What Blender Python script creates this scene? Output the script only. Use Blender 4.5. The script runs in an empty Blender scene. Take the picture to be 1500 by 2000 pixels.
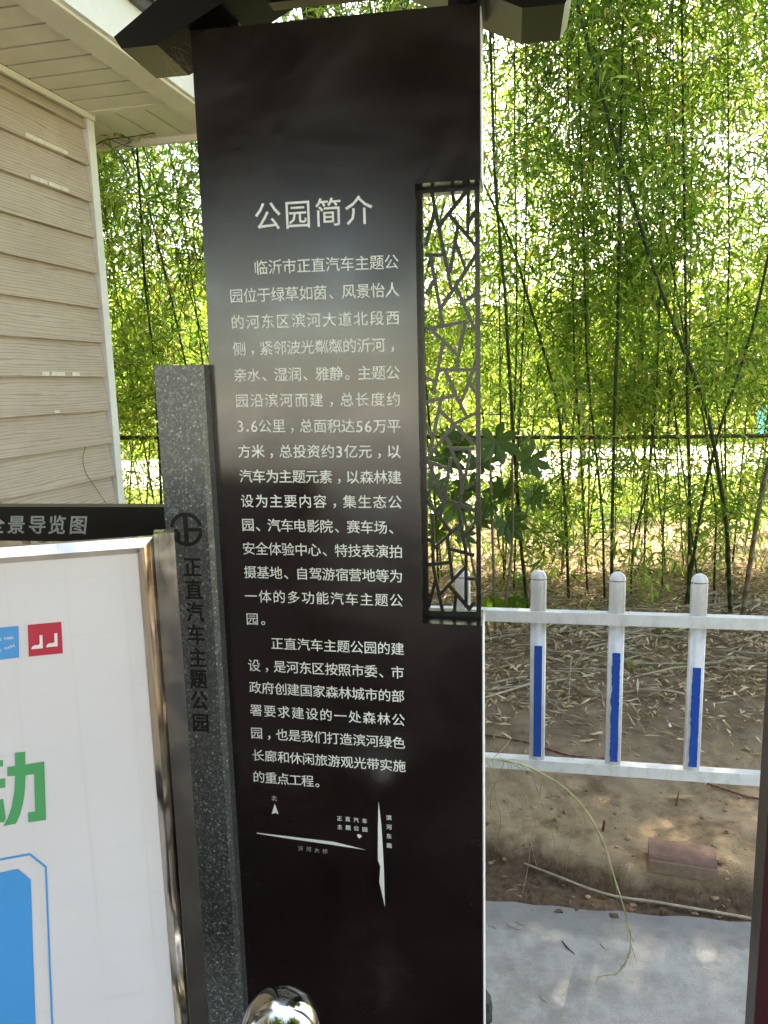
import bpy, bmesh, math, random
import numpy as np
from mathutils import Vector, Matrix

# ------------------------------------------------------------------ camera, world, sun, exposure
sc = bpy.context.scene
COL = sc.collection
R = math.radians
FPX, PITCH, ROLL, EYE = 1500.0, R(9.62), R(1.42), 1.55
cam_d = bpy.data.cameras.new('camera'); cam = bpy.data.objects.new('camera', cam_d); COL.objects.link(cam)
_f = Vector((0, math.cos(PITCH), -math.sin(PITCH)))
_u0 = Vector((0, math.sin(PITCH), math.cos(PITCH))); _r0 = Vector((1, 0, 0))
_r = _r0*math.cos(ROLL) - _u0*math.sin(ROLL); _u = _u0*math.cos(ROLL) + _r0*math.sin(ROLL)
cam.matrix_world = Matrix(((_r.x, _u.x, -_f.x, 0), (_r.y, _u.y, -_f.y, 0), (_r.z, _u.z, -_f.z, EYE), (0, 0, 0, 1)))
cam_d.sensor_fit = 'VERTICAL'; cam_d.sensor_height = 36; cam_d.sensor_width = 36
cam_d.lens = 36*FPX/2000; cam_d.clip_end = 600; cam_d.clip_start = 0.02
sc.camera = cam

SUN_EL, SUN_AZ = R(47), R(24)          # azimuth from +Y towards +X
world = bpy.data.worlds.new('World'); sc.world = world; world.use_nodes = True
wn = world.node_tree; wn.nodes.clear()
sky = wn.nodes.new('ShaderNodeTexSky'); sky.sky_type = 'NISHITA'; sky.sun_disc = False
sky.sun_elevation = SUN_EL; sky.sun_rotation = SUN_AZ
sky.air_density = 1.0; sky.dust_density = 2.0; sky.ozone_density = 1.0
bg = wn.nodes.new('ShaderNodeBackground'); bg.inputs[1].default_value = 0.15
wo = wn.nodes.new('ShaderNodeOutputWorld')
wn.links.new(sky.outputs[0], bg.inputs[0]); wn.links.new(bg.outputs[0], wo.inputs[0])
sl = bpy.data.lights.new('sun', 'SUN'); sl.energy = 5.0; sl.angle = R(0.6); sl.color = (1, 0.95, 0.86)
so = bpy.data.objects.new('sun', sl); COL.objects.link(so)
sd = Vector((math.sin(SUN_AZ)*math.cos(SUN_EL), math.cos(SUN_AZ)*math.cos(SUN_EL), math.sin(SUN_EL)))
so.rotation_euler = sd.to_track_quat('Z', 'Y').to_euler()
sc.view_settings.view_transform = 'Standard'; sc.view_settings.look = 'None'
sc.view_settings.exposure = 3.1; sc.view_settings.gamma = 1; sc.view_settings.use_curve_mapping = False
sc.view_settings.use_white_balance = True; sc.view_settings.white_balance_temperature = 7900; sc.view_settings.white_balance_tint = 10
sc.render.engine = 'CYCLES'
sc.cycles.max_bounces = 7; sc.cycles.diffuse_bounces = 4; sc.cycles.glossy_bounces = 3
sc.cycles.transmission_bounces = 5; sc.cycles.transparent_max_bounces = 6
sc.cycles.sample_clamp_indirect = 8

# ------------------------------------------------------------------ geometry helpers
EYEV = Vector((0, 0, EYE))
def ray(x, y): return _f + _r*((x-750)/FPX) - _u*((y-1000)/FPX)
def on_z(x, y, z=0.0):
    d = ray(x, y); t = (z-EYE)/d.z; return EYEV + d*t
def on_y(x, y, Y):
    d = ray(x, y); return EYEV + d*(Y/d.y)
class Frame:
    """vertical plane frame: local x = U along azimuth, local y = away from the viewer, local z = up"""
    def __init__(s, ox, oy, az):
        s.o = Vector((ox, oy, 0)); s.th = R(90-az)
        s.U = Vector((math.cos(s.th), math.sin(s.th), 0)); s.W = Vector((-math.sin(s.th), math.cos(s.th), 0))
    def uz(s, x, y, w=0.0):
        d = ray(x, y); q = s.o + s.W*w
        t = (q-EYEV).dot(s.W)/d.dot(s.W); p = EYEV + d*t
        return (p-s.o).dot(s.U), p.z
    def loc(s, p): q = p-s.o; return Vector((q.dot(s.U), q.dot(s.W), q.z))

def prop(o, label=None, cat=None, group=None, kind=None):
    if label: o['label'] = label
    if cat: o['category'] = cat
    if group: o['group'] = group
    if kind: o['kind'] = kind
    return o
def empty(name, loc=(0, 0, 0), rz=0, **k):
    o = bpy.data.objects.new(name, None); COL.objects.link(o)
    o.location = loc; o.rotation_euler = (0, 0, rz); o.empty_display_size = 0.1
    return prop(o, **k)
def link_mesh(name, me, mat=None, parent=None, **k):
    o = bpy.data.objects.new(name, me); COL.objects.link(o)
    if mat and not me.materials: me.materials.append(mat)
    if parent: o.parent = parent
    return prop(o, **k)
def obj(name, bm, mat, parent=None, smooth=False, bevel=0, **k):
    if bevel:
        bmesh.ops.bevel(bm, geom=[e for e in bm.edges if len(e.link_faces) == 2 and e.calc_face_angle(0) > 0.6], offset=bevel, segments=2, affect='EDGES', clamp_overlap=True)
    bmesh.ops.recalc_face_normals(bm, faces=bm.faces)
    me = bpy.data.meshes.new(name); bm.to_mesh(me); bm.free()
    if smooth:
        for p in me.polygons: p.use_smooth = True
    return link_mesh(name, me, mat, parent, **k)
def pymesh(name, V, F, mat, parent=None, smooth=False, **k):
    me = bpy.data.meshes.new(name); me.from_pydata([tuple(v) for v in V], [], [tuple(f) for f in F]); me.update()
    if smooth:
        for p in me.polygons: p.use_smooth = True
    return link_mesh(name, me, mat, parent, **k)
def bx(bm, x0, x1, y0, y1, z0, z1):
    vs = [bm.verts.new(p) for p in ((x0,y0,z0),(x1,y0,z0),(x1,y1,z0),(x0,y1,z0),(x0,y0,z1),(x1,y0,z1),(x1,y1,z1),(x0,y1,z1))]
    for f in ((0,3,2,1),(4,5,6,7),(0,1,5,4),(1,2,6,5),(2,3,7,6),(3,0,4,7)): bm.faces.new([vs[i] for i in f])
    return bm
def box(*a): return bx(bmesh.new(), *a)
def prism_uz(bm, pts, w0, w1):
    a = [bm.verts.new((u, w0, z)) for u, z in pts]; b = [bm.verts.new((u, w1, z)) for u, z in pts]
    bm.faces.new(a); bm.faces.new(b[::-1])
    n = len(pts)
    for i in range(n): bm.faces.new((a[i], b[i], b[(i+1) % n], a[(i+1) % n]))
    return bm
def prism_xy(bm, pts, z0, z1):
    a = [bm.verts.new((x, y, z0)) for x, y in pts]; b = [bm.verts.new((x, y, z1)) for x, y in pts]
    bm.faces.new(a[::-1]); bm.faces.new(b)
    n = len(pts)
    for i in range(n): bm.faces.new((a[i], a[(i+1) % n], b[(i+1) % n], b[i]))
    return bm
def tube(bm, pts, rad, n=6, cap=True):
    pts = [Vector(p) for p in pts]; m = len(pts)
    if not hasattr(rad, '__len__'): rad = [rad]*m
    rings = []; ref = None
    for i, p in enumerate(pts):
        t = (pts[min(i+1, m-1)] - pts[max(i-1, 0)]).normalized()
        if ref is None: ref = t.orthogonal().normalized()
        ref = (ref - t*ref.dot(t)); ref = ref.normalized() if ref.length > 1e-6 else t.orthogonal().normalized()
        b = t.cross(ref)
        rings.append([bm.verts.new(p + (ref*math.cos(2*math.pi*k/n) + b*math.sin(2*math.pi*k/n))*rad[i]) for k in range(n)])
    for i in range(m-1):
        for k in range(n): bm.faces.new((rings[i][k], rings[i][(k+1) % n], rings[i+1][(k+1) % n], rings[i+1][k]))
    if cap: bm.faces.new(rings[0][::-1]); bm.faces.new(rings[-1])
    return bm
def lathe(bm, prof, n=32, c=(0, 0)):
    rings = []
    for r, z in prof:
        rings.append([bm.verts.new((c[0]+r*math.cos(2*math.pi*k/n), c[1]+r*math.sin(2*math.pi*k/n), z)) for k in range(n)] if r > 1e-6 else [bm.verts.new((c[0], c[1], z))])
    for a, b in zip(rings, rings[1:]):
        for k in range(n):
            q = [a[k % len(a)], a[(k+1) % len(a)], b[(k+1) % len(b)], b[k % len(b)]]
            q = list(dict.fromkeys(q))
            if len(q) > 2: bm.faces.new(q)
    return bm
def smooth_path(pts, k=6):
    pts = [Vector(p) for p in pts]; out = []
    for i in range(len(pts)-1):
        p0 = pts[max(i-1, 0)]; p1 = pts[i]; p2 = pts[i+1]; p3 = pts[min(i+2, len(pts)-1)]
        for j in range(k):
            t = j/k
            out.append(0.5*((2*p1) + (p2-p0)*t + (2*p0-5*p1+4*p2-p3)*t*t + (3*p1-p0-3*p2+p3)*t**3))
    out.append(pts[-1]); return out

# ------------------------------------------------------------------ materials
def lin(c): return tuple(((v/255)/12.92 if v <= 10 else ((v/255+0.055)/1.055)**2.4) for v in c)
class Mat:
    def __init__(s, name):
        s.m = bpy.data.materials.new(name); s.m.use_nodes = True; s.t = s.m.node_tree
        s.n = s.t.nodes; s.l = s.t.links; s.b = s.n['Principled BSDF']; s.out = s.n['Material Output']
    def node(s, t, **k):
        n = s.n.new(t)
        for a, v in k.items(): setattr(n, a, v)
        return n
    def coord(s, scale=(1, 1, 1), kind='Object'):
        c = s.node('ShaderNodeTexCoord'); mp = s.node('ShaderNodeMapping'); mp.inputs['Scale'].default_value = scale
        s.l.new(c.outputs[kind], mp.inputs[0]); return mp.outputs[0]
    def noise(s, v, scale=5, detail=4, rough=0.55, dist=0):
        n = s.node('ShaderNodeTexNoise'); n.inputs['Scale'].default_value = scale; n.inputs['Detail'].default_value = detail
        n.inputs['Roughness'].default_value = rough; n.inputs['Distortion'].default_value = dist
        if v is not None: s.l.new(v, n.inputs['Vector'])
        return n.outputs['Fac']
    def ramp(s, fac, stops, interp='LINEAR'):
        r = s.node('ShaderNodeValToRGB'); r.color_ramp.interpolation = interp; e = r.color_ramp.elements
        while len(e) < len(stops): e.new(0.5)
        for i, (p, c) in enumerate(stops):
            e[i].position = p; e[i].color = (c[0], c[1], c[2], 1) if hasattr(c, '__len__') else (c, c, c, 1)
        s.l.new(fac, r.inputs[0]); return r.outputs[0]
    def mix(s, fac, a, b, mode='MIX'):
        n = s.node('ShaderNodeMix', data_type='RGBA', blend_type=mode)
        for i, v in ((0, fac), (6, a), (7, b)):
            if hasattr(v, 'links'): s.l.new(v, n.inputs[i])
            else: n.inputs[i].default_value = v if i == 0 else (v[0], v[1], v[2], 1)
        return n.outputs[2]
    def set(s, **k):
        for a, v in k.items():
            i = s.b.inputs[{'color': 'Base Color', 'rough': 'Roughness', 'metal': 'Metallic', 'spec': 'Specular IOR Level', 'coat': 'Coat Weight', 'coat_rough': 'Coat Roughness'}[a]]
            if hasattr(v, 'links'): s.l.new(v, i)
            else: i.default_value = (v[0], v[1], v[2], 1) if hasattr(v, '__len__') else v
        return s
    def bump(s, h, strength=0.3, dist=0.01):
        b = s.node('ShaderNodeBump'); b.inputs['Strength'].default_value = strength; b.inputs['Distance'].default_value = dist
        s.l.new(h, b.inputs['Height']); s.l.new(b.outputs[0], s.b.inputs['Normal']); return s
def simple(name, c, rough=0.6, metal=0, var=0.12, scale=8, bump=0.0, spec=0.5):
    m = Mat(name); v = m.coord()
    n = m.noise(v, scale, 5)
    lo = tuple(x*(1-var) for x in c); hi = tuple(min(1, x*(1+var)) for x in c)
    m.set(color=m.ramp(n, [(0.3, lo), (0.7, hi)]), rough=rough, metal=metal, spec=spec)
    if bump: m.bump(m.noise(v, scale*6, 4), bump, 0.004)
    return m.m
M = {}
# sign panel: dark red-brown satin metal, smeared
m = Mat('sign_lacquer'); v = m.coord()
cl = m.noise(m.coord((1, 1, 1.6)), 3.2, 5, 0.6, 0.6); fine = m.noise(v, 26, 4)
m.set(color=m.ramp(cl, [(0.3, (0.0026, 0.0011, 0.0010)), (0.75, (0.0055, 0.0028, 0.0025))]),
      rough=m.ramp(cl, [(0.3, 0.13), (0.7, 0.30)]), spec=0.8)
dv_ = m.node('ShaderNodeTexVoronoi'); dv_.inputs['Scale'].default_value = 22; m.l.new(v, dv_.inputs['Vector'])
dust = m.ramp(dv_.outputs['Distance'], [(0.018, 1.0), (0.04, 0.0)])
st_ = m.ramp(m.noise(m.coord((6, 6, 0.7)), 7, 6, 0.75), [(0.60, 0.0), (0.85, 0.5)])
base_ = m.ramp(cl, [(0.3, (0.0065, 0.0016, 0.0014)), (0.75, (0.0105, 0.0034, 0.0030))])
m.set(color=m.mix(dust, m.mix(st_, base_, (0.012, 0.010, 0.009)), (0.06, 0.055, 0.05)))
m.bump(m.mix(0.5, fine, m.noise(v, 300, 2)), 0.035, 0.002); M['sign'] = m.m
M['sign_flat'] = simple('brown_painted_steel', (0.004, 0.0022, 0.0018), 0.3, var=0.3, spec=0.35)
M['lattice'] = simple('lattice_black_steel', (0.004, 0.0035, 0.0035), 0.25, var=0.3, bump=0.10, spec=0.5)
M['print'] = simple('pale_vinyl_print', (0.80, 0.83, 0.79), 0.5, var=0.05, scale=30)
M['print_dim'] = simple('silver_vinyl_print', (0.42, 0.44, 0.43), 0.45, var=0.06, scale=30)
M['engrave'] = simple('black_engraving_paint', (0.008, 0.006, 0.005), 0.55, var=0.1)
# red post
m = Mat('red_post_paint'); v = m.coord(); m.set(color=m.ramp(m.noise(v, 9, 5), [(0.3, (0.035, 0.006, 0.007)), (0.7, (0.06, 0.010, 0.012))]), rough=0.4); M['redpost'] = m.m
# granite
m = Mat('speckled_granite'); v = m.coord()
vo = m.node('ShaderNodeTexVoronoi'); vo.inputs['Scale'].default_value = 290; m.l.new(v, vo.inputs['Vector'])
sp = m.ramp(vo.outputs['Color'], [(0.0, 0.0), (0.55, 0.05), (0.82, 0.30), (1.0, 1.0)])
n2 = m.noise(v, 230, 3)
col = m.mix(sp, (0.018, 0.020, 0.021), (0.50, 0.53, 0.52))
col = m.mix(m.ramp(n2, [(0.45, 0.0), (0.62, 0.6)]), col, (0.05, 0.056, 0.058))
m.set(color=col, rough=m.ramp(n2, [(0.4, 0.30), (0.6, 0.62)]), spec=0.9, coat=0.7, coat_rough=0.32); m.bump(n2, 0.6, 0.0014); M['granite'] = m.m
# stainless
def steel(name, bump, rough, tint=(0.66, 0.59, 0.50)):
    m = Mat(name); v = m.coord(); w = m.noise(m.coord((1, 1, 0.25)), 9, 2)
    scr = m.noise(m.coord((14, 14, 1)), 60, 2)
    m.set(color=m.mix(m.ramp(m.noise(v, 14, 4), [(0.4, 0.0), (0.75, 0.35)]), tint, (0.40, 0.33, 0.26)), metal=1.0, rough=m.ramp(m.noise(v, 25, 5), [(0.35, rough), (0.75, rough+0.16)]))
    m.bump(w, bump, 0.03); return m.m
M['steel'] = steel('worn_stainless_steel', 0.9, 0.09)
M['ball'] = steel('mirror_stainless_steel', 0.02, 0.02, (0.72, 0.72, 0.72))
# white fence paint
m = Mat('white_gloss_paint'); v = m.coord()
dirt = m.noise(m.coord((1, 1, 0.5)), 22, 6, 0.65)
m.set(color=m.mix(m.ramp(dirt, [(0.46, 0.0), (0.72, 0.6)]), (0.78, 0.79, 0.80), (0.48, 0.45, 0.40)), rough=m.ramp(dirt, [(0.3, 0.28), (0.8, 0.55)]))
M['white'] = m.m
M['rust'] = simple('rust_stain', (0.16, 0.055, 0.02), 0.9, var=0.4, scale=60)
M['blue'] = simple('blue_reflective_film', (0.003, 0.075, 0.42), 0.32, var=0.08, scale=20)
M['trim'] = simple('white_trim_paint', (0.74, 0.75, 0.73), 0.55, var=0.08, scale=6, bump=0.1)
M['trimcream'] = simple('cream_trim_paint', (0.74, 0.70, 0.60), 0.55, var=0.06, scale=6, bump=0.1)
M['soffit'] = simple('cream_soffit_vinyl', (0.74, 0.70, 0.59), 0.5, var=0.07, scale=5)
M['glue'] = simple('dried_white_adhesive', (0.66, 0.63, 0.54), 0.8, var=0.15, scale=60, bump=0.3)
M['gutter'] = simple('dark_gutter_metal', (0.03, 0.03, 0.03), 0.4)
M['roof'] = simple('grey_roof_shingle', (0.10, 0.09, 0.085), 0.9, var=0.3, scale=20)
# siding
m = Mat('beige_wood_grain_siding')
g = m.coord((1.0, 4, 14)); gn = m.noise(g, 5.5, 6, 0.6, 1.6)
wv = m.node('ShaderNodeTexWave'); wv.wave_type = 'BANDS'; wv.bands_direction = 'Z'
wv.inputs['Scale'].default_value = 2.6; wv.inputs['Distortion'].default_value = 9; wv.inputs['Detail'].default_value = 3; wv.inputs['Detail Scale'].default_value = 1.2
m.l.new(m.coord((0.6, 1, 9)), wv.inputs['Vector'])
obi = m.node('ShaderNodeObjectInfo')
base = m.mix(m.ramp(m.noise(m.coord((1, 1, 1.5)), 2.6, 6, 0.65), [(0.35, 0.0), (0.65, 1.0)]), (0.43, 0.36, 0.285), (0.53, 0.455, 0.37))
base = m.mix(m.ramp(obi.outputs['Random'], [(0, 0.0), (1, 0.35)]), base, (0.40, 0.31, 0.25))
grain = m.ramp(wv.outputs['Fac'], [(0.0, 0.0), (0.07, 0.0), (0.16, 1.0)])
grain2 = m.ramp(m.noise(g, 5.5, 6, 0.6, 1.6), [(0.28, 0.35), (0.42, 1.0)])
base = m.mix(grain, m.mix(0.6, base, (0.24, 0.19, 0.15)), base)
m.set(color=m.mix(grain2, m.mix(0.4, base, (0.20, 0.16, 0.13)), base), rough=0.75); m.bump(m.mix(0.5, gn, grain), 0.35, 0.004)
M['siding'] = m.m
# concrete
m = Mat('weathered_concrete'); v = m.coord()
a = m.noise(v, 2.2, 6, 0.62); b = m.noise(v, 14, 6, 0.7); c = m.noise(v, 90, 4, 0.7)
col = m.ramp(m.mix(0.55, a, b), [(0.38, (0.27, 0.255, 0.23)), (0.5, (0.38, 0.365, 0.335)), (0.62, (0.48, 0.465, 0.43))])
col = m.mix(m.ramp(b, [(0.50, 0.0), (0.66, 0.75)]), col, (0.44, 0.43, 0.40))
col = m.mix(m.ramp(c, [(0.60, 0.0), (0.78, 0.5)]), col, (0.15, 0.15, 0.145))
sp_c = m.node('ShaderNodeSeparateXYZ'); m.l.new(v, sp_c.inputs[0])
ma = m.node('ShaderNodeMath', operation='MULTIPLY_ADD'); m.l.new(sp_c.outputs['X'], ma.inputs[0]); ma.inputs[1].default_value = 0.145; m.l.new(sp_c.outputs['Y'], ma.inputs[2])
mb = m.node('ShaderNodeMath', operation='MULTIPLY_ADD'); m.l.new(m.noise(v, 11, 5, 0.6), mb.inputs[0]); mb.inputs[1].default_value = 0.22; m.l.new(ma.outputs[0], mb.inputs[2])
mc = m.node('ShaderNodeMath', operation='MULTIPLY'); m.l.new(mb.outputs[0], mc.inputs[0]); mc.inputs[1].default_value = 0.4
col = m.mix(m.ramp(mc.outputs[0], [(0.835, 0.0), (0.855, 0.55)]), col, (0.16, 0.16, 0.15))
e_ = m.noise(v, 420, 2, 0.8)
col = m.mix(m.ramp(e_, [(0.38, 0.6), (0.5, 0.0)]), col, (0.15, 0.145, 0.13))
col = m.mix(m.ramp(m.noise(v, 5, 6, 0.7), [(0.6, 0.0), (0.8, 0.5)]), col, (0.33, 0.27, 0.20))
m.set(color=col, rough=0.85); m.bump(m.mix(0.5, m.mix(0.5, b, c), e_), 0.45, 0.006); M['concrete'] = m.m
# soil
m = Mat('sandy_soil'); v = m.coord()
a = m.noise(v, 1.6, 5, 0.6); b = m.noise(v, 9, 7, 0.7); c = m.noise(v, 55, 6, 0.75); d = m.noise(v, 240, 3, 0.7)
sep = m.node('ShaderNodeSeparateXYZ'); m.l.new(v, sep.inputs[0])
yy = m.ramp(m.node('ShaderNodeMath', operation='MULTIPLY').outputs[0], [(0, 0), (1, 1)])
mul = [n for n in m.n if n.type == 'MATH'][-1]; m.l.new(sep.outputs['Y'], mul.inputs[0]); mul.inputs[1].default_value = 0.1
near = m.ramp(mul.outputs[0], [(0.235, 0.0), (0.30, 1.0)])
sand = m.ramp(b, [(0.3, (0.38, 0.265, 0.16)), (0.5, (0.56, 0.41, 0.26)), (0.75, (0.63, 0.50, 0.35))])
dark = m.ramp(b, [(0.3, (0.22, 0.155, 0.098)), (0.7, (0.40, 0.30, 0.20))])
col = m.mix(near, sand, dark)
col = m.mix(m.ramp(a, [(0.4, 0.0), (0.7, 0.35)]), col, (0.25, 0.175, 0.115))
col = m.mix(m.ramp(c, [(0.60, 0.0), (0.72, 0.5)]), col, (0.13, 0.085, 0.055))
col = m.mix(m.ramp(d, [(0.62, 0.0), (0.75, 0.6)]), col, (0.46, 0.37, 0.27))
lip_shade = m.ramp(m.mix(0.5, m.node('ShaderNodeMath', operation='MULTIPLY').outputs[0], b), [(0.36, 1.0), (0.52, 0.0)])
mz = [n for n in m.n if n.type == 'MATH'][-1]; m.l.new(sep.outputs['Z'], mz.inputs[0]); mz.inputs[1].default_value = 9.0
col = m.mix(lip_shade, col, m.ramp(c, [(0.35, (0.13, 0.085, 0.055)), (0.6, (0.27, 0.18, 0.115))]))  # shade of the slope below the lip put into the colour, darker on low ground
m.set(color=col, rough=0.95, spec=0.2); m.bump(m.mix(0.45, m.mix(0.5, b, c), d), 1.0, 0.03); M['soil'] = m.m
M['paving'] = simple('dark_brick_paving', (0.022, 0.020, 0.019), 0.8, var=0.25, scale=3)
M['road'] = simple('pale_concrete_road', (0.55, 0.53, 0.49), 0.9, var=0.08, scale=1)
m = Mat('lawn_grass'); v = m.coord()
col = m.ramp(m.noise(v, 0.8, 6, 0.7), [(0.3, (0.075, 0.12, 0.025)), (0.6, (0.14, 0.19, 0.04)), (0.8, (0.28, 0.25, 0.12))])
m.set(color=col, rough=0.9, spec=0.1); m.bump(m.noise(v, 30, 5), 0.6, 0.05); M['lawn'] = m.m
# foliage
def leafmat(name, stops, trans=0.5, rough=0.45, tcol=None, spec=0.35):
    m = Mat(name); g = m.node('ShaderNodeNewGeometry'); oi = m.node('ShaderNodeObjectInfo')
    ad = m.node('ShaderNodeMath', operation='ADD'); fr = m.node('ShaderNodeMath', operation='FRACT')
    ml = m.node('ShaderNodeMath', operation='MULTIPLY'); ml.inputs[1].default_value = 0.31
    m.l.new(oi.outputs['Random'], ml.inputs[0]); m.l.new(g.outputs['Random Per Island'], ad.inputs[0]); m.l.new(ml.outputs[0], ad.inputs[1]); m.l.new(ad.outputs[0], fr.inputs[0])
    col = m.ramp(fr.outputs[0], stops)
    m.set(color=col, rough=rough, spec=spec)
    tr = m.node('ShaderNodeBsdfTranslucent'); mx = m.node('ShaderNodeMixShader'); mx.inputs[0].default_value = trans
    tc = m.mix(1.0, col, tcol or (1.9, 1.7, 0.7), 'MULTIPLY'); m.l.new(tc, tr.inputs[0])
    m.l.new(m.b.outputs[0], mx.inputs[1]); m.l.new(tr.outputs[0], mx.inputs[2]); m.l.new(mx.outputs[0], m.out.inputs[0])
    return m.m
M['bleaf'] = leafmat('bamboo_leaf', [(0, (0.030, 0.072, 0.016)), (0.3, (0.060, 0.118, 0.026)), (0.65, (0.120, 0.190, 0.045)), (0.93, (0.19, 0.25, 0.08)), (0.965, (0.20, 0.15, 0.07)), (1, (0.22, 0.16, 0.09))], 0.6, tcol=(3.1, 3.0, 1.6))
M['broad'] = leafmat('broad_shrub_leaf', [(0, (0.03, 0.058, 0.014)), (1, (0.055, 0.095, 0.02))], 0.4, tcol=(1.8, 2.2, 0.5))
M['farleaf'] = leafmat('distant_tree_leaf', [(0, (0.05, 0.09, 0.02)), (0.6, (0.09, 0.14, 0.035)), (1, (0.14, 0.18, 0.05))], 0.4)
M['youngleaf'] = leafmat('young_tree_leaf', [(0, (0.10, 0.15, 0.03)), (0.6, (0.16, 0.21, 0.05)), (1, (0.22, 0.24, 0.08))], 0.55, tcol=(2.6, 2.5, 1.0))
M['backleaf'] = leafmat('shade_tree_leaf', [(0, (0.03, 0.055, 0.015)), (1, (0.07, 0.11, 0.03))], 0.25)
M['grassblade'] = leafmat('grass_blade', [(0, (0.08, 0.14, 0.03)), (0.7, (0.14, 0.20, 0.045)), (1, (0.24, 0.23, 0.09))], 0.4)
M['litter'] = leafmat('dry_bamboo_leaf', [(0, (0.15, 0.09, 0.045)), (0.35, (0.32, 0.22, 0.12)), (0.75, (0.52, 0.40, 0.24)), (1, (0.70, 0.62, 0.44))], 0.12, 0.7, (1.2, 1.1, 0.9), 0.2)
M['culm'] = simple('green_bamboo_culm', (0.026, 0.036, 0.010), 0.5, var=0.6, scale=5, spec=0.2)
M['culm_brown'] = simple('dry_bamboo_culm', (0.13, 0.095, 0.05), 0.6, var=0.35, scale=6)
M['bark'] = simple('grey_brown_bark', (0.07, 0.055, 0.04), 0.9, var=0.4, scale=12, bump=0.6)
M['rail'] = simple('dark_weathered_pole', (0.035, 0.026, 0.018), 0.7, var=0.3)
M['cable'] = simple('black_cable', (0.02, 0.02, 0.022), 0.5)
M['straw'] = simple('dry_straw_stem', (0.34, 0.31, 0.16), 0.7, var=0.3, scale=25)
M['stick'] = simple('pale_dry_stick', (0.36, 0.31, 0.22), 0.75, var=0.25, scale=25)
M['wood'] = simple('old_brown_wood', (0.13, 0.075, 0.04), 0.85, var=0.35, scale=40, bump=0.3)
M['twig'] = simple('dark_twig_bark', (0.04, 0.028, 0.02), 0.9, var=0.3, scale=40)
M['brick_red'] = simple('faded_red_brick_face', (0.20, 0.115, 0.088), 0.9, var=0.18, scale=40, bump=0.4)
M['brick_body'] = simple('sandy_brick_body', (0.23, 0.155, 0.11), 0.95, var=0.2, scale=60, bump=0.6)
M['bag'] = simple('black_fabric', (0.008, 0.009, 0.010), 0.7, var=0.3, scale=30, bump=0.5)
M['aqua'] = simple('turquoise_sheet', (0.05, 0.42, 0.42), 0.5)
M['clod'] = simple('soil_clod', (0.26, 0.18, 0.115), 0.95, var=0.5, scale=9)
M['stone'] = simple('pale_pebble', (0.30, 0.27, 0.22), 0.9, var=0.2, scale=40)
# poster
m = Mat('poster_film'); v = m.coord()
m.set(color=m.ramp(m.noise(v, 4, 4), [(0.3, (0.66, 0.63, 0.69)), (0.7, (0.70, 0.67, 0.73))]), rough=0.35); M['poster'] = m.m
M['gridline'] = simple('grey_print_line', (0.64, 0.625, 0.66), 0.4, var=0.02)
M['p_green'] = simple('green_print', (0.06, 0.33, 0.13), 0.4, var=0.03)
M['p_blue'] = simple('blue_print', (0.045, 0.30, 0.70), 0.4, var=0.03)
M['p_red'] = simple('red_print', (0.50, 0.015, 0.05), 0.4, var=0.03)
M['p_white'] = simple('white_print', (0.75, 0.74, 0.77), 0.4, var=0.02)

# ------------------------------------------------------------------ text meshes
_glyph = {}
def glyph(ch):
    k = ch
    if k not in _glyph:
        c = bpy.data.curves.new('g', 'FONT'); c.body = ch; c.resolution_u = 2; c.fill_mode = 'FRONT'
        o = bpy.data.objects.new('g', c); COL.objects.link(o)
        bpy.context.view_layer.update()
        me = bpy.data.meshes.new_from_object(o.evaluated_get(bpy.context.evaluated_depsgraph_get()))
        V = np.array([tuple(x.co) for x in me.vertices]).reshape(-1, 3); F = [tuple(p.vertices) for p in me.polygons]
        bpy.data.objects.remove(o); bpy.data.curves.remove(c); bpy.data.meshes.remove(me)
        _glyph[k] = (V, F)
    return _glyph[k]
PUNCT = '，、。'
def text_mesh(name, items, mat, parent, w=-0.0006, shear=0.0, sx=1.0):
    """items: (char, centre u, centre z, em, bold)"""
    V, F = [], []
    for ch, u, z, em, bold in items:
        gv, gf = glyph(ch); cx, cy = (0.5, 0.38)
        if ch not in PUNCT: cx = (gv[:, 0].min()+gv[:, 0].max())/2
        elif ch in '，': cx = 0.25
        elif ch == '。': cx = 0.4
        elif ch == '、': cx = 0.42
        bold *= 1.15
        offs = [(0, 0)] if bold < 0.002 else [(bold, bold*0.6), (-bold, -bold*0.6), (bold*0.7, -bold*0.8), (-bold*0.7, bold*0.8)]
        for q_, (ox, oz) in enumerate(offs):
            b = len(V)
            for p in gv:
                V.append((u+((p[0]-cx)*sx+ox+shear*(p[1]-cy))*em, w-0.00004*q_, z+(p[1]-cy+oz)*em))
            F += [tuple(i+b for i in f) for f in gf]
    return pymesh(name, V, F, mat, parent)

# ================================================================== GROUND
def edge_az(p, q):
    d = q-p; return math.degrees(math.atan2(d.x, d.y))
ca, cb = on_z(940, 1757), on_z(1470, 1803)
cd = (cb-ca).normalized()
def edge_y(x): return ca.y + cd.y/cd.x*(x-ca.x)
# base ground (lawn) to the horizon
me_v = []; N = 40
pymesh('ground', [(-300, -300, -0.06), (300, -300, -0.06), (300, 300, -0.06), (-300, 300, -0.06)], [(0, 1, 2, 3)], M['lawn'], kind='structure')
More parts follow.
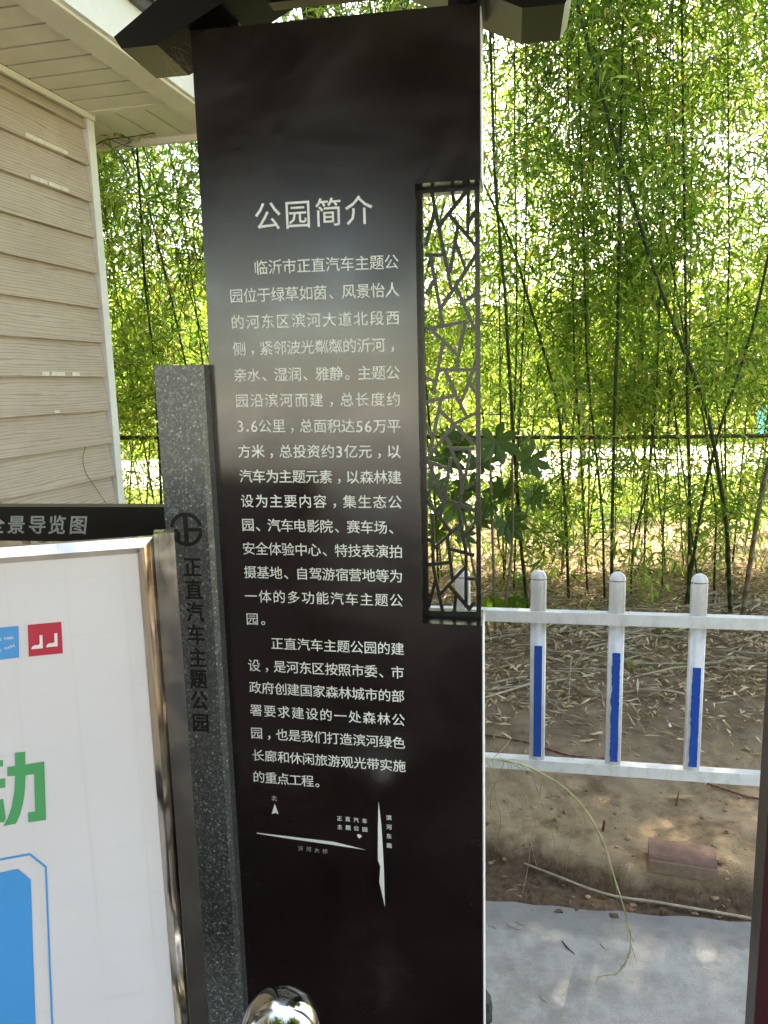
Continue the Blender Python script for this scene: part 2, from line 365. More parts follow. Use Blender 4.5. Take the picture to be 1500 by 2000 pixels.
# concrete slab, slightly ragged far edge
rnd = random.Random(5)
top = []
x = -6.0
while x <= 6.0:
    top.append((x, edge_y(x) + rnd.uniform(-0.006, 0.006))); x += 0.06 if 0 < x < 1.6 else 0.3
bm = prism_xy(bmesh.new(), [(-6, 1.30), (-1.5, 1.30), (-0.5, 1.44), (0.16, 1.37), (0.9, 1.20), (6, 1.20)] + top[::-1], -0.1, 0.0)
obj('concrete_pavement', bm, M['concrete'], kind='structure')
bm = prism_xy(bmesh.new(), [(-9, -6), (9, -6), (9, 1.9), (-9, 1.9)], -0.12, -0.004)
obj('paved_yard', bm, M['paving'], kind='structure')
# soil bed with lumps and an eroded lip
from mathutils import noise as mn
def soil_h(x, y):
    d = y-edge_y(x)
    lip = 0.215 - 0.10*max(0, min(1, (x-0.25)/0.6)) + 0.07*mn.noise(Vector((x*2.1, 3.3, 0))) + 0.02*mn.noise(Vector((x*9, 1, 0)))
    t = max(0, min(1, (d-lip+0.03+0.03*mn.noise(Vector((x*11, y*7, 4))))/0.055)); t = t*t*(3-2*t)
    h = -0.012 + 0.075*t
    h += 0.010*mn.noise(Vector((x*4, y*4, 0))) + 0.010*mn.noise(Vector((x*13, y*13, 2))) + 0.007*mn.noise(Vector((x*34, y*34, 5)))
    h += 0.022*(1-t)*abs(mn.noise(Vector((x*18, y*18, 9))))
    return h + 0.02*max(0, min(1, (y-3.2)))*(0.5+mn.noise(Vector((x*1.5, y*1.5, 7))))
xs = list(np.arange(-5.5, -0.2, 0.12)) + list(np.arange(-0.2, 2.4, 0.016)) + list(np.arange(2.4, 6.5, 0.12))
ys = list(np.linspace(-0.03, 0.8, 60)) + list(np.linspace(0.83, 6.2, 110))
V = [(x, edge_y(x)*(1 if j < 60 else 1)+d, soil_h(x, edge_y(x)+d)) for j, d in enumerate(ys) for x in xs]
nx = len(xs)
F = [(j*nx+i, j*nx+i+1, (j+1)*nx+i+1, (j+1)*nx+i) for j in range(len(ys)-1) for i in range(nx-1)]
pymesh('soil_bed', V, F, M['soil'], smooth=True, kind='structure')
# pale road beyond the grove
pymesh('road', [(-60, 11.8, -0.05), (60, 12.6, -0.05), (60, 17.6, -0.05), (-60, 16.8, -0.05)], [(0, 1, 2, 3)], M['road'], kind='structure')
pymesh('bare_earth_strip', [(-9, 8.0, -0.052), (1.2, 7.9, -0.052), (1.6, 10.5, -0.052), (-9, 10.8, -0.052)], [(0, 1, 2, 3)], M['road'], kind='structure')
# open bright ground behind the viewer
pymesh('car_park', [(-60, -60, -0.05), (60, -60, -0.05), (60, -7.5, -0.05), (-60, -7.5, -0.05)], [(0, 1, 2, 3)], M['road'], kind='structure')

# ================================================================== HOUSE
Zc = on_y(165, 217, 3.9)
H = Frame(on_y(187, 603, 3.9).x, on_y(187, 603, 3.9).y, 13.56)
ZS = H.uz(165, 219, 0.0)[1] if False else on_y(165, 219, 3.9).z
house = empty('cabin', H.o, H.th, label='beige cabin with lapped wood-grain siding, white corner trim and cream soffit, left behind the signs', cat='house')
# siding planks
zl = [H.uz(x, y)[1] for x, y in ((152, 255), (187, 603), (205, 802), (215, 928))]
pitch = (H.uz(186, 603)[1]-H.uz(215, 928)[1])/5.0
z = H.uz(186, 603)[1] + 5*pitch
rows = []
k = 0
while z - k*pitch > -pitch: rows.append(z-k*pitch); k += 1
for zt in rows:                       # zt: lower edge of plank
    if zt+pitch > ZS+0.06: pass
    b0, t0 = max(zt, 0.0), min(zt+pitch+0.004, ZS-0.005)
    if t0-b0 < 0.02: continue
    bm = bmesh.new()
    pts = [(-0.034, b0), (-0.033, b0+0.012), (-0.007, t0), (0.004, t0), (0.004, b0)]
    a = [bm.verts.new((-5.6, y, zz)) for y, zz in pts]; b = [bm.verts.new((-0.004, y, zz)) for y, zz in pts]
    bm.faces.new(a); bm.faces.new(b[::-1])
    for i in range(5): bm.faces.new((a[i], b[i], b[(i+1) % 5], a[(i+1) % 5]))
    o = obj('siding_plank', bm, M['siding'], house)
obj('wall_core', box(-5.6, 0.05, 0.006, 2.6, 0, ZS-0.006), M['siding'], house)
obj('corner_trim', box(0.0, 0.055, -0.039, 0.004, 0, ZS-0.03), M['trim'], house, bevel=0.003)
obj('frieze_trim', box(-5.6, 0.06, -0.045, -0.026, ZS-0.028, ZS-0.002), M['trimcream'], house, bevel=0.003)
# small tabs of old adhesive on plank edges
for n_, (x0, y0, x1, y1) in enumerate(((46, 270, 88, 290), (86, 292, 130, 313), (56, 355, 90, 369), (92, 371, 131, 382), (78, 731, 92, 731), (97, 731, 123, 731), (137, 731, 152, 731), (102, 803, 113, 803))):
    ua, za = H.uz(x0, y0, -0.028); ub, zb = H.uz(x1, y1, -0.028); zz = (za+zb)/2
    zz = min(rows, key=lambda r: abs(r-zz)) + 0.003
    obj('adhesive_tab', box(ua, ub, -0.039, -0.0320, zz, zz+(0.017 if n_ < 7 else 0.012)), M['glue'], house, bevel=0.002)
bm = bmesh.new()
tube(bm, smooth_path([(H.uz(x, y, -0.034)[0], -0.034, H.uz(x, y, -0.034)[1]) for x, y in ((167, 873), (162, 895), (167, 922), (185, 950), (210, 987))]), 0.0013, 4)
obj('loose_wire', bm, M['twig'], house)
# soffit
def hz(x, y, z):
    p = H.loc(on_z(x, y, z)); return p.x, p.y
eo = [hz(118, 0, ZS), hz(221, 74, ZS), hz(374, 193, ZS)]
ei = [hz(74, 13, ZS), hz(241, 136, ZS), hz(375, 241, ZS)]
yo = sum(p[1] for p in eo)/3; yi = sum(p[1] for p in ei)/3
re_ = [hz(182, 283, ZS), hz(380, 268, ZS)]; xr = sum(p[0] for p in re_)/2
bl = [hz(x, y, ZS) for x, y in ((20, 131), (62, 158), (101, 180), (140, 200))]
sp = abs(bl[3][0]-bl[0][0])/3
print('house pitch', pitch, 'ZS', ZS, 'overhang', yo, yi, 'rear', xr, 'board', sp)
sp = max(0.08, min(0.25, sp))
x = 0.0
while x > -5.4:                                           # boards across the front overhang
    obj('soffit_board', box(x-sp+0.010, x-0.003, yi+0.004, -0.046, ZS, ZS+0.012), M['soffit'], house, bevel=0.003)
    x -= sp
obj('soffit_joint', box(0.0, 0.045, yi, 0.0, ZS-0.006, ZS+0.012), M['trimcream'], house, bevel=0.003)
yb = -0.0
yy_ = yi
k = 0
wrb = 0.155
while yy_ < 2.4:                                          # boards of the rear overhang run the other way
    obj('soffit_board', box(0.062, xr-0.03, yy_+0.003, yy_+wrb-0.010, ZS, ZS+0.012), M['soffit'], house, bevel=0.003)
    yy_ += wrb
obj('soffit_backing', box(-5.4, xr-0.03, yi, 2.5, ZS+0.0135, ZS+0.03), M['gutter'], house)
obj('eave_trim', box(-5.4, xr, yo, yi-0.002, ZS-0.02, ZS+0.03), M['trimcream'], house, bevel=0.004)
obj('rear_eave_trim', box(xr-0.028, xr+0.0, yi, 2.5, ZS-0.03, ZS+0.03), M['trimcream'], house, bevel=0.004)
p1 = on_z(224, 0, ZS+0.12)
obj('fascia', box(-5.4, xr+0.02, yo-0.02, yo-0.002, ZS-0.008, ZS+0.20), M['trim'], house, bevel=0.003)
obj('rear_fascia', box(xr+0.002, xr+0.02, yo, 2.5, ZS-0.008, ZS+0.20), M['trim'], house, bevel=0.003)
obj('gutter', box(-5.4, xr+0.06, yo-0.05, yo-0.022, ZS+0.17, ZS+0.215), M['gutter'], house, bevel=0.006)
obj('roof', prism_xy(bmesh.new(), [(-5.5, yo-0.06), (xr+0.07, yo-0.06), (xr+0.07, 2.6), (-5.5, 2.6)], ZS+0.22, ZS+0.26), M['roof'], house)

# ================================================================== SIGN PANEL
p0 = on_y(942, 700, 1.36)
S = Frame(p0.x, p0.y, 99.43)
sign = empty('park_sign', S.o, S.th, label='tall dark brown park introduction sign with white Chinese text and a cracked-ice lattice window', cat='sign')
TH = 0.10
L = [S.uz(372, 60), S.uz(402, 560), S.uz(420, 1000), S.uz(464, 1990)]
uL = lambda z: float(np.interp(z, [p[1] for p in L[::-1]], [p[0] for p in L[::-1]]))
TR = S.uz(943, 4); n1 = S.uz(942, 350); n2 = S.uz(815, 357); n3 = S.uz(820, 1216); n4 = S.uz(932, 1222)
ur = (TR[0]+n1[0]+n4[0])/3; un = (n2[0]+n3[0])/2; zt = n1[1]; zb = n4[1]
print('sign', L, TR, n1, n2, n3, n4)
u_l0 = L[2][0]
pts = [(uL(0.03), 0.02), (ur, 0.02), (ur, zb), (un, zb+0.002), (un, zt), (ur, zt), (ur, TR[1]), L[0], L[1], L[2], L[3]]
bm = prism_uz(bmesh.new(), pts, 0.0, TH)
obj('panel', bm, M['sign'], sign, bevel=0.0018)
obj('base_plinth', box(L[2][0]+0.02, ur-0.02, 0.01, TH-0.01, 0.0, 0.022), M['sign_flat'], sign)
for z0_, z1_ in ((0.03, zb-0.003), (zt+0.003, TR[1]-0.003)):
    obj('edge_strip', box(ur+0.0004, ur+0.0022, 0.006, TH-0.002, z0_, z1_), M['trim'], sign)  # thin pale strip along the right edge, above and below the window
# lattice
WL = 0.05
lat = empty('lattice', (0, 0, 0)); lat.parent = sign
def ul(x, y): return S.uz(x, y, WL)
lf0, lf1 = ul(822, 366), ul(831, 376); lr1, lr0 = ul(943, 700), ul(931, 700)
lb0, lb1 = ul(880, 1207), ul(880, 1193)
LX0 = (ul(822, 400)[0]+ul(823, 1150)[0])/2; LX1 = (ul(831, 400)[0]+ul(832, 1150)[0])/2
LX2 = ul(929, 800)[0]; LX3 = min(ul(939, 800)[0], ur-0.003)
LT0, LT1 = ul(880, 364)[1], ul(880, 375)[1]; LB0, LB1 = lb0[1], lb1[1]
D2 = 0.008
obj('frame_bar', box(LX0, LX1, WL-0.004, WL+D2+0.003, LB0, LT0), M['lattice'], lat, bevel=0.001)
obj('frame_bar', box(LX2, LX3, WL-0.004, WL+D2+0.003, LB0, LT0), M['lattice'], lat, bevel=0.001)
obj('frame_bar', box(LX1, LX2, WL-0.003, WL+D2+0.002, LT1, LT0), M['lattice'], lat, bevel=0.001)
obj('frame_bar', box(LX1, LX2, WL-0.003, WL+D2+0.002, LB0, LB1), M['lattice'], lat, bevel=0.001)
A = [((275,240),(440,1060)),((300,390),(225,690)),((222,550),(262,550)),((450,240),(465,330)),((560,240),(340,520)),((585,240),(580,590)),((655,395),(590,490)),((425,430),(655,700)),((495,530),(430,920)),((480,670),(560,890)),((655,770),(355,1220)),((225,775),(385,775)),((265,795),(370,1370)),((225,1100),(300,985)),((485,1050),(640,1410)),((545,1170),(650,1105)),((225,1405),(560,1340)),((560,1340),(500,1630)),((275,1410),(500,1630)),((500,1630),(490,1740)),((370,1520),(290,1950)),((335,1750),(610,1750)),((640,1720),(570,1900)),((230,1820),(300,1850)),((390,1760),(480,1960)),((590,1860),(640,1940))]
B = [((200,100),(440,50)),((425,20),(525,215)),((525,0),(480,100)),((325,80),(240,490)),((315,165),(580,430)),((590,190),(430,270)),((430,270),(215,550)),((205,270),(260,380)),((370,385),(505,710)),((400,465),(580,465)),((550,490),(510,710)),((215,565),(385,625)),((400,540),(350,860)),((230,580),(345,865)),((265,730),(215,850)),((345,860),(580,950)),((495,700),(475,890)),((500,780),(580,740)),((345,860),(320,1000)),((215,875),(395,1110)),((475,1060),(265,1250)),((455,910),(520,1280)),((580,1080),(505,1150)),((258,980),(262,1360)),((205,1180),(260,1180)),((375,1150),(415,1490)),((395,1250),(580,1300)),((205,1375),(400,1355)),((520,1280),(520,1700)),((265,1390),(335,1730)),((280,1500),(230,1700)),((520,1385),(320,1600)),((525,1480),(580,1485)),((390,1540),(545,1720)),((215,1610),(240,1610)),((440,1620),(430,1730)),((580,1670),(545,1720))]
segs = [((780+a[0]/4.35, 320+a[1]/4.35), (780+b[0]/4.35, 320+b[1]/4.35)) for a, b in A] + [((780+a[0]/4, 760+a[1]/4), (780+b[0]/4, 760+b[1]/4)) for a, b in B]
for i, (a, b) in enumerate(segs):
    ua, za = ul(*a); ub, zb_ = ul(*b)
    ua = max(LX1-0.002, min(LX2+0.002, ua)); ub = max(LX1-0.002, min(LX2+0.002, ub))
    d = Vector((ub-ua, zb_-za)); n = Vector((-d.y, d.x)).normalized()*0.0031; e = d.normalized()*0.0015
    q = [(ua-e.x+n.x, za-e.y+n.y), (ub+e.x+n.x, zb_+e.y+n.y), (ub+e.x-n.x, zb_+e.y-n.y), (ua-e.x-n.x, za-e.y-n.y)]
    jt = (i % 7)*0.00012
    obj('lattice_bar', prism_uz(bmesh.new(), q, WL-jt, WL+D2-jt), M['lattice'], lat)
for y_ in (455, 575, 690, 793, 875, 1000, 1075):
    uu, zz = ul(819, y_); obj('weld_pin', box(un-0.001, LX0+0.001, WL, WL+0.005, zz-0.003, zz+0.003), M['lattice'], lat)
for x_ in (852, 924):
    uu, zz = ul(x_, 362); obj('weld_pin', box(uu-0.003, uu+0.003, WL, WL+0.005, LT0-0.001, zt+0.001), M['lattice'], lat)
for x_ in (850, 915):
    uu, zz = ul(x_, 1210); obj('weld_pin', box(uu-0.003, uu+0.003, WL, WL+0.005, zb-0.001, LB0+0.001), M['lattice'], lat)
# text lines
z6 = lambda x, y: (440+x/3.571, 360+y/3.571)
z7 = lambda x, y: (440+x/3.0303, 900+y/3.0303)
TXT = [('临沂市正直汽车主题公', z6(250, 580), z6(1160, 540)), ('园位于绿草如茵、风景怡人', z6(78, 778), z6(1165, 735)), ('的河东区滨河大道北段西', z6(88, 962), z6(1168, 930)),
 ('侧，紧邻波光粼粼的沂河，', z6(97, 1147), z6(1168, 1118)), ('亲水、湿润、雅静。主题公', z6(105, 1330), z6(1170, 1312)), ('园沿滨河而建，总长度约', z6(118, 1508), z6(1172, 1498)),
 ('3.6公里，总面积达56万平', z6(106, 1684), z6(1177, 1685)), ('方米，总投资约3亿元，以', z6(133, 1862), z6(1178, 1862)), ('汽车为主题元素，以森林建', z7(122, 90), z7(1002, 97)),
 ('设为主要内容，集生态公', z7(130, 237), z7(1005, 243)), ('园、汽车电影院、赛车场、', z7(135, 378), z7(1000, 395)), ('安全体验中心、特技表演拍', z7(140, 518), z7(1008, 537)),
 ('摄基地、自驾游宿营地等为', z7(148, 658), z7(1010, 682)), ('一体的多功能汽车主题公', z7(152, 800), z7(1013, 825)), ('园。', z7(160, 935), z7(240, 938)),
 ('正直汽车主题公园的建', z7(308, 1080), z7(1020, 1112)), ('设，是河东区按照市委、市', z7(172, 1210), z7(1020, 1252)), ('政府创建国家森林城市的部', z7(178, 1340), z7(1022, 1392)),
 ('署要求建设的一处森林公', z7(182, 1475), z7(1025, 1532)), ('园，也是我们打造滨河绿色', z7(186, 1610), z7(1027, 1668)), ('长廊和休闲旅游观光带实施', z7(195, 1742), z7(1030, 1805)), ('的重点工程。', z7(200, 1870), z7(560, 1900))]
p_a, p_b = S.uz(504.4, 1474.9), S.uz(779.9, 1495.7)
EM = (p_b[0]-p_a[0])/11*1.02
print('EM', EM)
BOLD = {8: '米，', 9: '车为', 10: '为主'}
for li, (s, a, b) in enumerate(TXT):
    (u0, z0), (u1, z1) = S.uz(*a), S.uz(*b)
    adv = [0.62 if c in '0123456789' else 0.42 if c == '.' else 1.0 for c in s]
    cen = [sum(adv[:i])+adv[i]/2 for i in range(len(s))]
    gap = ((u1-u0)/EM-(cen[-1]-cen[0]))/(len(s)-1)
    its = []
    for i, c in enumerate(s):
        u = u0+(cen[i]-cen[0]+gap*i)*EM; t = (u-u0)/(u1-u0)
        bold = 0.03 if c == '.' else 0.013 if ((li == 7 and i in (1, 2)) or (li == 8 and i in (1, 2)) or (li == 9 and i in (1, 2)) or (li == 10 and i < 3)) else (0.006 if li > 6 else 0.003)
        its.append((c, u, z0+(z1-z0)*t, EM*(1.12 if c in '0123456789' else 1), bold))
    text_mesh('text_line', its, M['print'], sign)
(u0, z0), (u1, z1) = S.uz(*z6(297, 222)), S.uz(*z6(932, 180))
text_mesh('title_text', [(c, u0+(u1-u0)*i/3, z0+(z1-z0)*i/3, (u1-u0)/3*0.93, 0.004) for i, c in enumerate('公园简介')], M['print'], sign)
z5 = lambda x, y: (430+x/3.571, 1500+y/3.571)
def flat(name, pts, mat, parent, Fr, w=-0.0006):
    bm = bmesh.new(); bm.faces.new([bm.verts.new((Fr.uz(*p)[0], w, Fr.uz(*p)[1])) for p in pts]); return obj(name, bm, mat, parent)
flat('north_arrow', [z5(*p) for p in ((382, 247), (408, 322), (385, 312), (360, 320))], M['print'], sign, S)
flat('bridge_line', [z5(*p) for p in ((255, 450), (500, 478), (790, 513), (880, 535), (1020, 571), (750, 530), (500, 495), (258, 457))], M['print'], sign, S)
flat('river_line', [z5(*p) for p in ((1105, 232), (1125, 400), (1135, 560), (1142, 700), (1150, 968), (1110, 795), (1117, 685), (1100, 640), (1101, 400))], M['print'], sign, S)
flat('location_mark', [z5(*p) for p in ((955, 462), (978, 462), (990, 477), (970, 490), (958, 476))], M['print'], sign, S)
em_s = EM*0.44
def pts_text(name, s, P, Fr, mat, parent, em, bold=0.0, w=-0.0006, **k):
    return text_mesh(name, [(c, Fr.uz(*p)[0], Fr.uz(*p)[1], em, bold) for c, p in zip(s, P)], mat, parent, w, **k)
pts_text('map_text', '北', [z5(378, 210)], S, M['print_dim'], sign, em_s*1.05, 0.01)
pts_text('map_text', '正直汽车主题公园', [z5(*p) for p in ((833, 350), (890, 355), (948, 362), (1008, 368), (835, 410), (893, 415), (950, 420), (1010, 427))], S, M['print'], sign, em_s*0.95, 0.01)
pts_text('map_text', '沂河大桥', [z5(*p) for p in ((562, 560), (618, 565), (675, 573), (732, 580))], S, M['print_dim'], sign, em_s*0.98, 0.0)
pts_text('map_text', '滨河东路', [z5(*p) for p in ((1177, 345), (1178, 410), (1178, 475), (1180, 540))], S, M['print'], sign, em_s*0.98, 0.01)
# gable beams
WB0, WB1 = -0.02, 0.115
gb = lambda x, y: S.uz(x, y, WB0)
a1, a2, a3, a4 = gb(222, 72), gb(237, 95), gb(307, 86), gb(440, 0)
cu = (L[0][0]+ur)/2
sl_t = 0.60
tip_r = S.uz(1104, 3, WB0)
cu = (a1[0]+tip_r[0]+0.012)/2
zap = a1[1]+sl_t*(cu-a1[0]); slb = (a4[1]-a3[1])/(a4[0]-a3[0]); zap2 = a3[1]+slb*(cu-a3[0]); 
zap = max(zap, zap2+0.07)
zr = (tip_r[1]-a2[1])
for sgn in (1, -1):
    pp = [(a1[0], a1[1]), (a2[0], a2[1]), (a3[0], a2[1]), (cu-0.001, zap2), (cu-0.001, zap)]
    if sgn < 0: pp = [(2*cu-u, z) for u, z in pp]
    obj('gable_beam', prism_uz(bmesh.new(), pp, WB0, WB1), M['sign_flat'], sign, bevel=0.0015)
tz = S.uz(600, 6, 0.07)[1]
obj('tie_beam', box(a4[0]-0.03, 2*cu-a4[0]+0.03, 0.055, 0.085, tz, tz+0.05), M['sign_flat'], sign)
for uu in (cu-0.2, cu+0.2):
    obj('gable_strut', box(uu-0.015, uu+0.015, 0.05, 0.09, TR[1]-0.03, tz+0.01), M['sign_flat'], sign)
# cobweb under the left beam
rnd = random.Random(8); bm = bmesh.new()
for k in range(70):
    a = Vector((*S.uz(rnd.uniform(325, 371), rnd.uniform(50, 130), 0.05), 0)); 
    uu, zz = S.uz(rnd.uniform(318, 370), rnd.uniform(60, 128), rnd.uniform(0.02, 0.1))
    u2, z2 = uu+rnd.uniform(-0.03, 0.03), zz+rnd.uniform(-0.03, 0.02)
    tube(bm, [(uu, rnd.uniform(-0.01, 0.1), zz), ((uu+u2)/2, rnd.uniform(0, 0.1), (zz+z2)/2-0.006), (u2, rnd.uniform(0, 0.1), z2)], 0.00022, 3, False)
obj('cobweb', bm, M['stick'], label='torn dusty cobweb in the corner under the left gable beam of the sign', cat='cobweb', kind='stuff').matrix_world = sign.matrix_basis
bm = bmesh.new()
for (x, y) in ((500, 45), (505, 30), (492, 38), (512, 25), (486, 48), (498, 22)):
    uu, zz = S.uz(x, y, 0.05)
    tube(bm, smooth_path([(uu, 0.05, zz), (uu+rnd.uniform(-.01, .01), 0.045, zz-0.012), (uu+rnd.uniform(-.012, .012), 0.05, zz-0.03)], 3), 0.0007, 4)
# ================================================================== GRANITE POST
gu1 = S.uz(409, 712, 0.0)[0]; gu0 = S.uz(300, 712, -0.035)[0]; gz = S.uz(350, 713, -0.035)[1]
gp = empty('granite_post', S.o, S.th, label='square speckled grey granite post with black carved Chinese characters, left of the brown sign', cat='post')
bm = bmesh.new(); ch = 0.009
G = [(gu0, -0.035), (gu1-ch, -0.035), (gu1-0.0008, -0.035+ch), (gu1-0.0008, 0.09), (gu0, 0.09)]
prism_xy(bm, G, 0, gz); obj('shaft', bm, M['granite'], gp, bevel=0.0015)
z3 = lambda x, y: (x/3.226, 980+y/3.226)
def Gz(x, y): return S.uz(x, y, -0.035)
GC = [z3(1213, 410), z3(1222, 553), z3(1230, 695), z3(1237, 835), z3(1247, 982), z3(1250, 1115), z3(1257, 1250), z3(1265, 1390)]
em_g = abs(Gz(*GC[0])[1]-Gz(*GC[7])[1])/7*0.93
text_mesh('carved_text', [(c, Gz(*p)[0], Gz(*p)[1], em_g, 0.022) for c, p in zip('正直汽车主题公园', GC)], M['engrave'], gp, -0.0356, sx=0.88)
ec = Gz(364, 1034); er = (Gz(396, 1034)[0]-Gz(332, 1034)[0])/2
def arc(bm, a0, a1, r0, r1, n=24, w=-0.0357):
    vs = []
    for k in range(n+1):
        t = a0+(a1-a0)*k/n
        vs.append((bm.verts.new((ec[0]+r0*math.cos(t), w, ec[1]+r0*math.sin(t))), bm.verts.new((ec[0]+r1*math.cos(t), w, ec[1]+r1*math.sin(t)))))
    for p, q in zip(vs, vs[1:]): bm.faces.new((p[0], p[1], q[1], q[0]))
def rect(bm, x0, x1, y0, y1, w=-0.0360):
    bm.faces.new([bm.verts.new((ec[0]+x*er, w, ec[1]+y*er)) for x, y in ((x0, y0), (x1, y0), (x1, y1), (x0, y1))])
bm = bmesh.new()
arc(bm, R(12), R(172), er*0.78, er); arc(bm, R(-172), R(-10), er*0.78, er)
rect(bm, -0.16, 0.12, -0.8, 0.9); rect(bm, 0.12, 0.95, -0.13, 0.09); rect(bm, -1.02, -0.5, -0.16, 0.02); rect(bm, -0.62, -0.38, -0.72, -0.16)
obj('carved_emblem', bm, M['engrave'], gp)
# ================================================================== HEADER BOARD with map below
hb = empty('guide_map_board', S.o, S.th, label='black header board with silver slanted Chinese title, fixed to the left of the granite post', cat='sign')
hz0, hz1 = S.uz(200, 1058, 0.0)[1], S.uz(200, 990, 0.0)[1]
hu1 = gu0-0.0015; hu0 = hu1-1.2
obj('header_board', box(hu0, hu1, 0.0, 0.04, hz0, hz1), M['sign_flat'], hb, bevel=0.001)
obj('map_plate', box(hu0, hu1-0.01, 0.012, 0.03, 0.55, hz0-0.002), M['steel'], hb)
obj('board_post', box(hu0-0.08, hu0-0.001, -0.02, 0.06, 0, hz1), M['granite'], hb)
z2 = lambda x, y: (x/3.571, 560+y/3.571)
HC = [(-8, 1024), z2(115, 1658), z2(262, 1658), z2(400, 1660), z2(548, 1660)]
em_h = (S.uz(*HC[4])[0]-S.uz(*HC[1])[0])/3*0.88
pts_text('header_text', '全景导览图', HC, S, M['print_dim'], hb, em_h, 0.018, shear=0.2)

# ================================================================== POSTER BOARD
pp0 = on_y(303, 1100, 1.0)
PF = Frame(pp0.x, pp0.y, 75.57)
pb = empty('poster_board', PF.o, PF.th, label='white printed poster in a scratched stainless steel frame, cut off by the left edge', cat='sign')
pt = [PF.uz(302, 1045), PF.uz(340, 1043), PF.uz(270, 1079), PF.uz(0, 1073), PF.uz(0, 1100)]
print('poster', pt)
ztop = (pt[0][1]+pt[3][1])/2; zin = (pt[2][1]+pt[4][1])/2; uin = PF.uz(275, 1150)[0]; us = 0.0; uo = pt[1][0]
PL = us-0.80
obj('stand_leg', box(us+0.0006, uo, -0.004, 0.03, 0.0, ztop+0.004), M['steel'], pb, bevel=0.003)
obj('stand_leg', box(PL-0.03, PL-0.0006, -0.004, 0.03, 0.0, ztop+0.004), M['steel'], pb, bevel=0.003)
def bar(name, q, wf=-0.012):           # mitred profile bar: outer edge low, inner edge raised
    bm = bmesh.new()
    o0, o1, i1, i0 = q
    mid0 = ((o0[0]*0.45+i0[0]*0.55), (o0[1]*0.45+i0[1]*0.55)); mid1 = ((o1[0]*0.45+i1[0]*0.55), (o1[1]*0.45+i1[1]*0.55))
    P = [(o0, 0.012), (o0, 0.0), (mid0, wf), (i0, -0.004), (i0, 0.02)]; Q = [(o1, 0.012), (o1, 0.0), (mid1, wf), (i1, -0.004), (i1, 0.02)]
    a = [bm.verts.new((p[0], w, p[1])) for p, w in P]; b = [bm.verts.new((p[0], w, p[1])) for p, w in Q]
    bm.faces.new(a); bm.faces.new(b[::-1])
    for k in range(5): bm.faces.new((a[k], b[k], b[(k+1) % 5], a[(k+1) % 5]))
    return obj(name, bm, M['steel'], pb, bevel=0.0022)
zbo = 0.42; fw = us-uin
bar('frame_bar', [(us, ztop), (us, zbo), (uin, zbo+fw), (uin, zin)])
bar('frame_bar', [(PL, ztop), (us-0.0003, ztop), (uin, zin), (PL+fw, zin)])
bar('frame_bar', [(PL, zbo), (us, zbo), (uin, zbo+fw), (PL+fw, zbo+fw)])
bar('frame_bar', [(PL, ztop), (PL, zbo), (PL+fw, zbo+fw), (PL+fw, zin)])
post = obj('poster_sheet', box(PL+fw+0.0005, uin-0.0005, -0.002, 0.008, zbo+fw+0.0005, zin-0.0005), M['poster'], pb, bevel=0.002)
def gl(a, b, wd=0.0007):
    (x0, y0), (x1, y1) = a, b
    bm = bmesh.new()
    if abs(x1-x0) > abs(y1-y0): q = [(x0, y0-wd), (x1, y1-wd), (x1, y1+wd), (x0, y0+wd)]
    else: q = [(x0-wd, y0), (x0+wd, y0), (x1+wd, y1), (x1-wd, y1)]
    bm.faces.new([bm.verts.new((u, -0.0024, z)) for u, z in q]); obj('grid_line', bm, M['gridline'], pb)
g_u = [PF.uz(*z3(776, 460))[0], PF.uz(*z3(415, 500))[0]]; dg = g_u[0]-g_u[1]
g_z = PF.uz(*z3(600, 1180))[1]; g_z2 = PF.uz(*z3(600, 828))[1]; dz = g_z2-g_z
u = g_u[0]
while u > PL+fw: gl((u, zbo+fw+0.002), (u, zin-0.006), 0.0004); u -= dg
z = g_z+2*dz
while z > zbo+fw: gl((PL+fw+0.002, z), (uin-0.006, z), 0.0004); z -= dz
def pf(name, pts, mat, w=-0.0030): return flat(name, pts, mat, pb, PF, w)
z4 = lambda x, y: (x/3.125, 1400+y/3.125)
pf('printed_logo', [z3(177, 772), z3(388, 752), z3(398, 950), z3(184, 971)], M['p_red'])
for dx in (0, 93):
    s_ = -12*dx/93
    pf('logo_mark', [z3(252+dx, 836+s_), z3(270+dx, 834+s_), z3(273+dx, 917+s_), z3(200+dx, 924+s_), z3(206+dx, 908+s_), z3(222+dx, 897+s_), z3(240+dx, 898+s_), z3(253+dx, 890+s_)], M['p_white'], -0.0036)
pf('printed_logo', [z3(-90, 798), z3(119, 778), z3(124, 976), z3(-86, 1002)], M['p_blue'])
def ptext(s, a, b, em, rot=0):
    (u0, q0), (u1, q1) = PF.uz(*a), PF.uz(*b); n = len(s)-1
    its = [(c, u0+(u1-u0)*i/n, q0+(q1-q0)*i/n, em, 0.01) for i, c in enumerate(s) if c != ' ']
    text_mesh('logo_text', its, M['p_white'], pb, -0.0036)
emp = abs(PF.uz(*z3(60, 855))[0]-PF.uz(*z3(38, 857))[0])*1.25
ptext('E PARK', z3(8, 860), z3(84, 850), emp); ptext('GE PARK', z3(-12, 936), z3(92, 900), emp)
pf('green_character', [z4(*p) for p in ((93, 213), (157, 208), (157, 286), (272, 267), (283, 622), (176, 637), (174, 577), (217, 571), (211, 343), (157, 351), (155, 430), (143, 520), (125, 590), (100, 645), (22, 660), (50, 612), (75, 540), (90, 450), (95, 353), (47, 357), (47, 300), (95, 294))], M['p_green'])
pf('green_character', [z4(*p) for p in ((-120, 275), (20, 257), (22, 296), (-120, 318))], M['p_green'])
pf('green_character', [z4(*p) for p in ((-130, 390), (33, 369), (35, 424), (-10, 431), (-30, 560), (-4, 556), (-12, 500), (22, 494), (38, 618), (28, 635), (-120, 650), (-70, 437), (-130, 446))], M['p_green'])
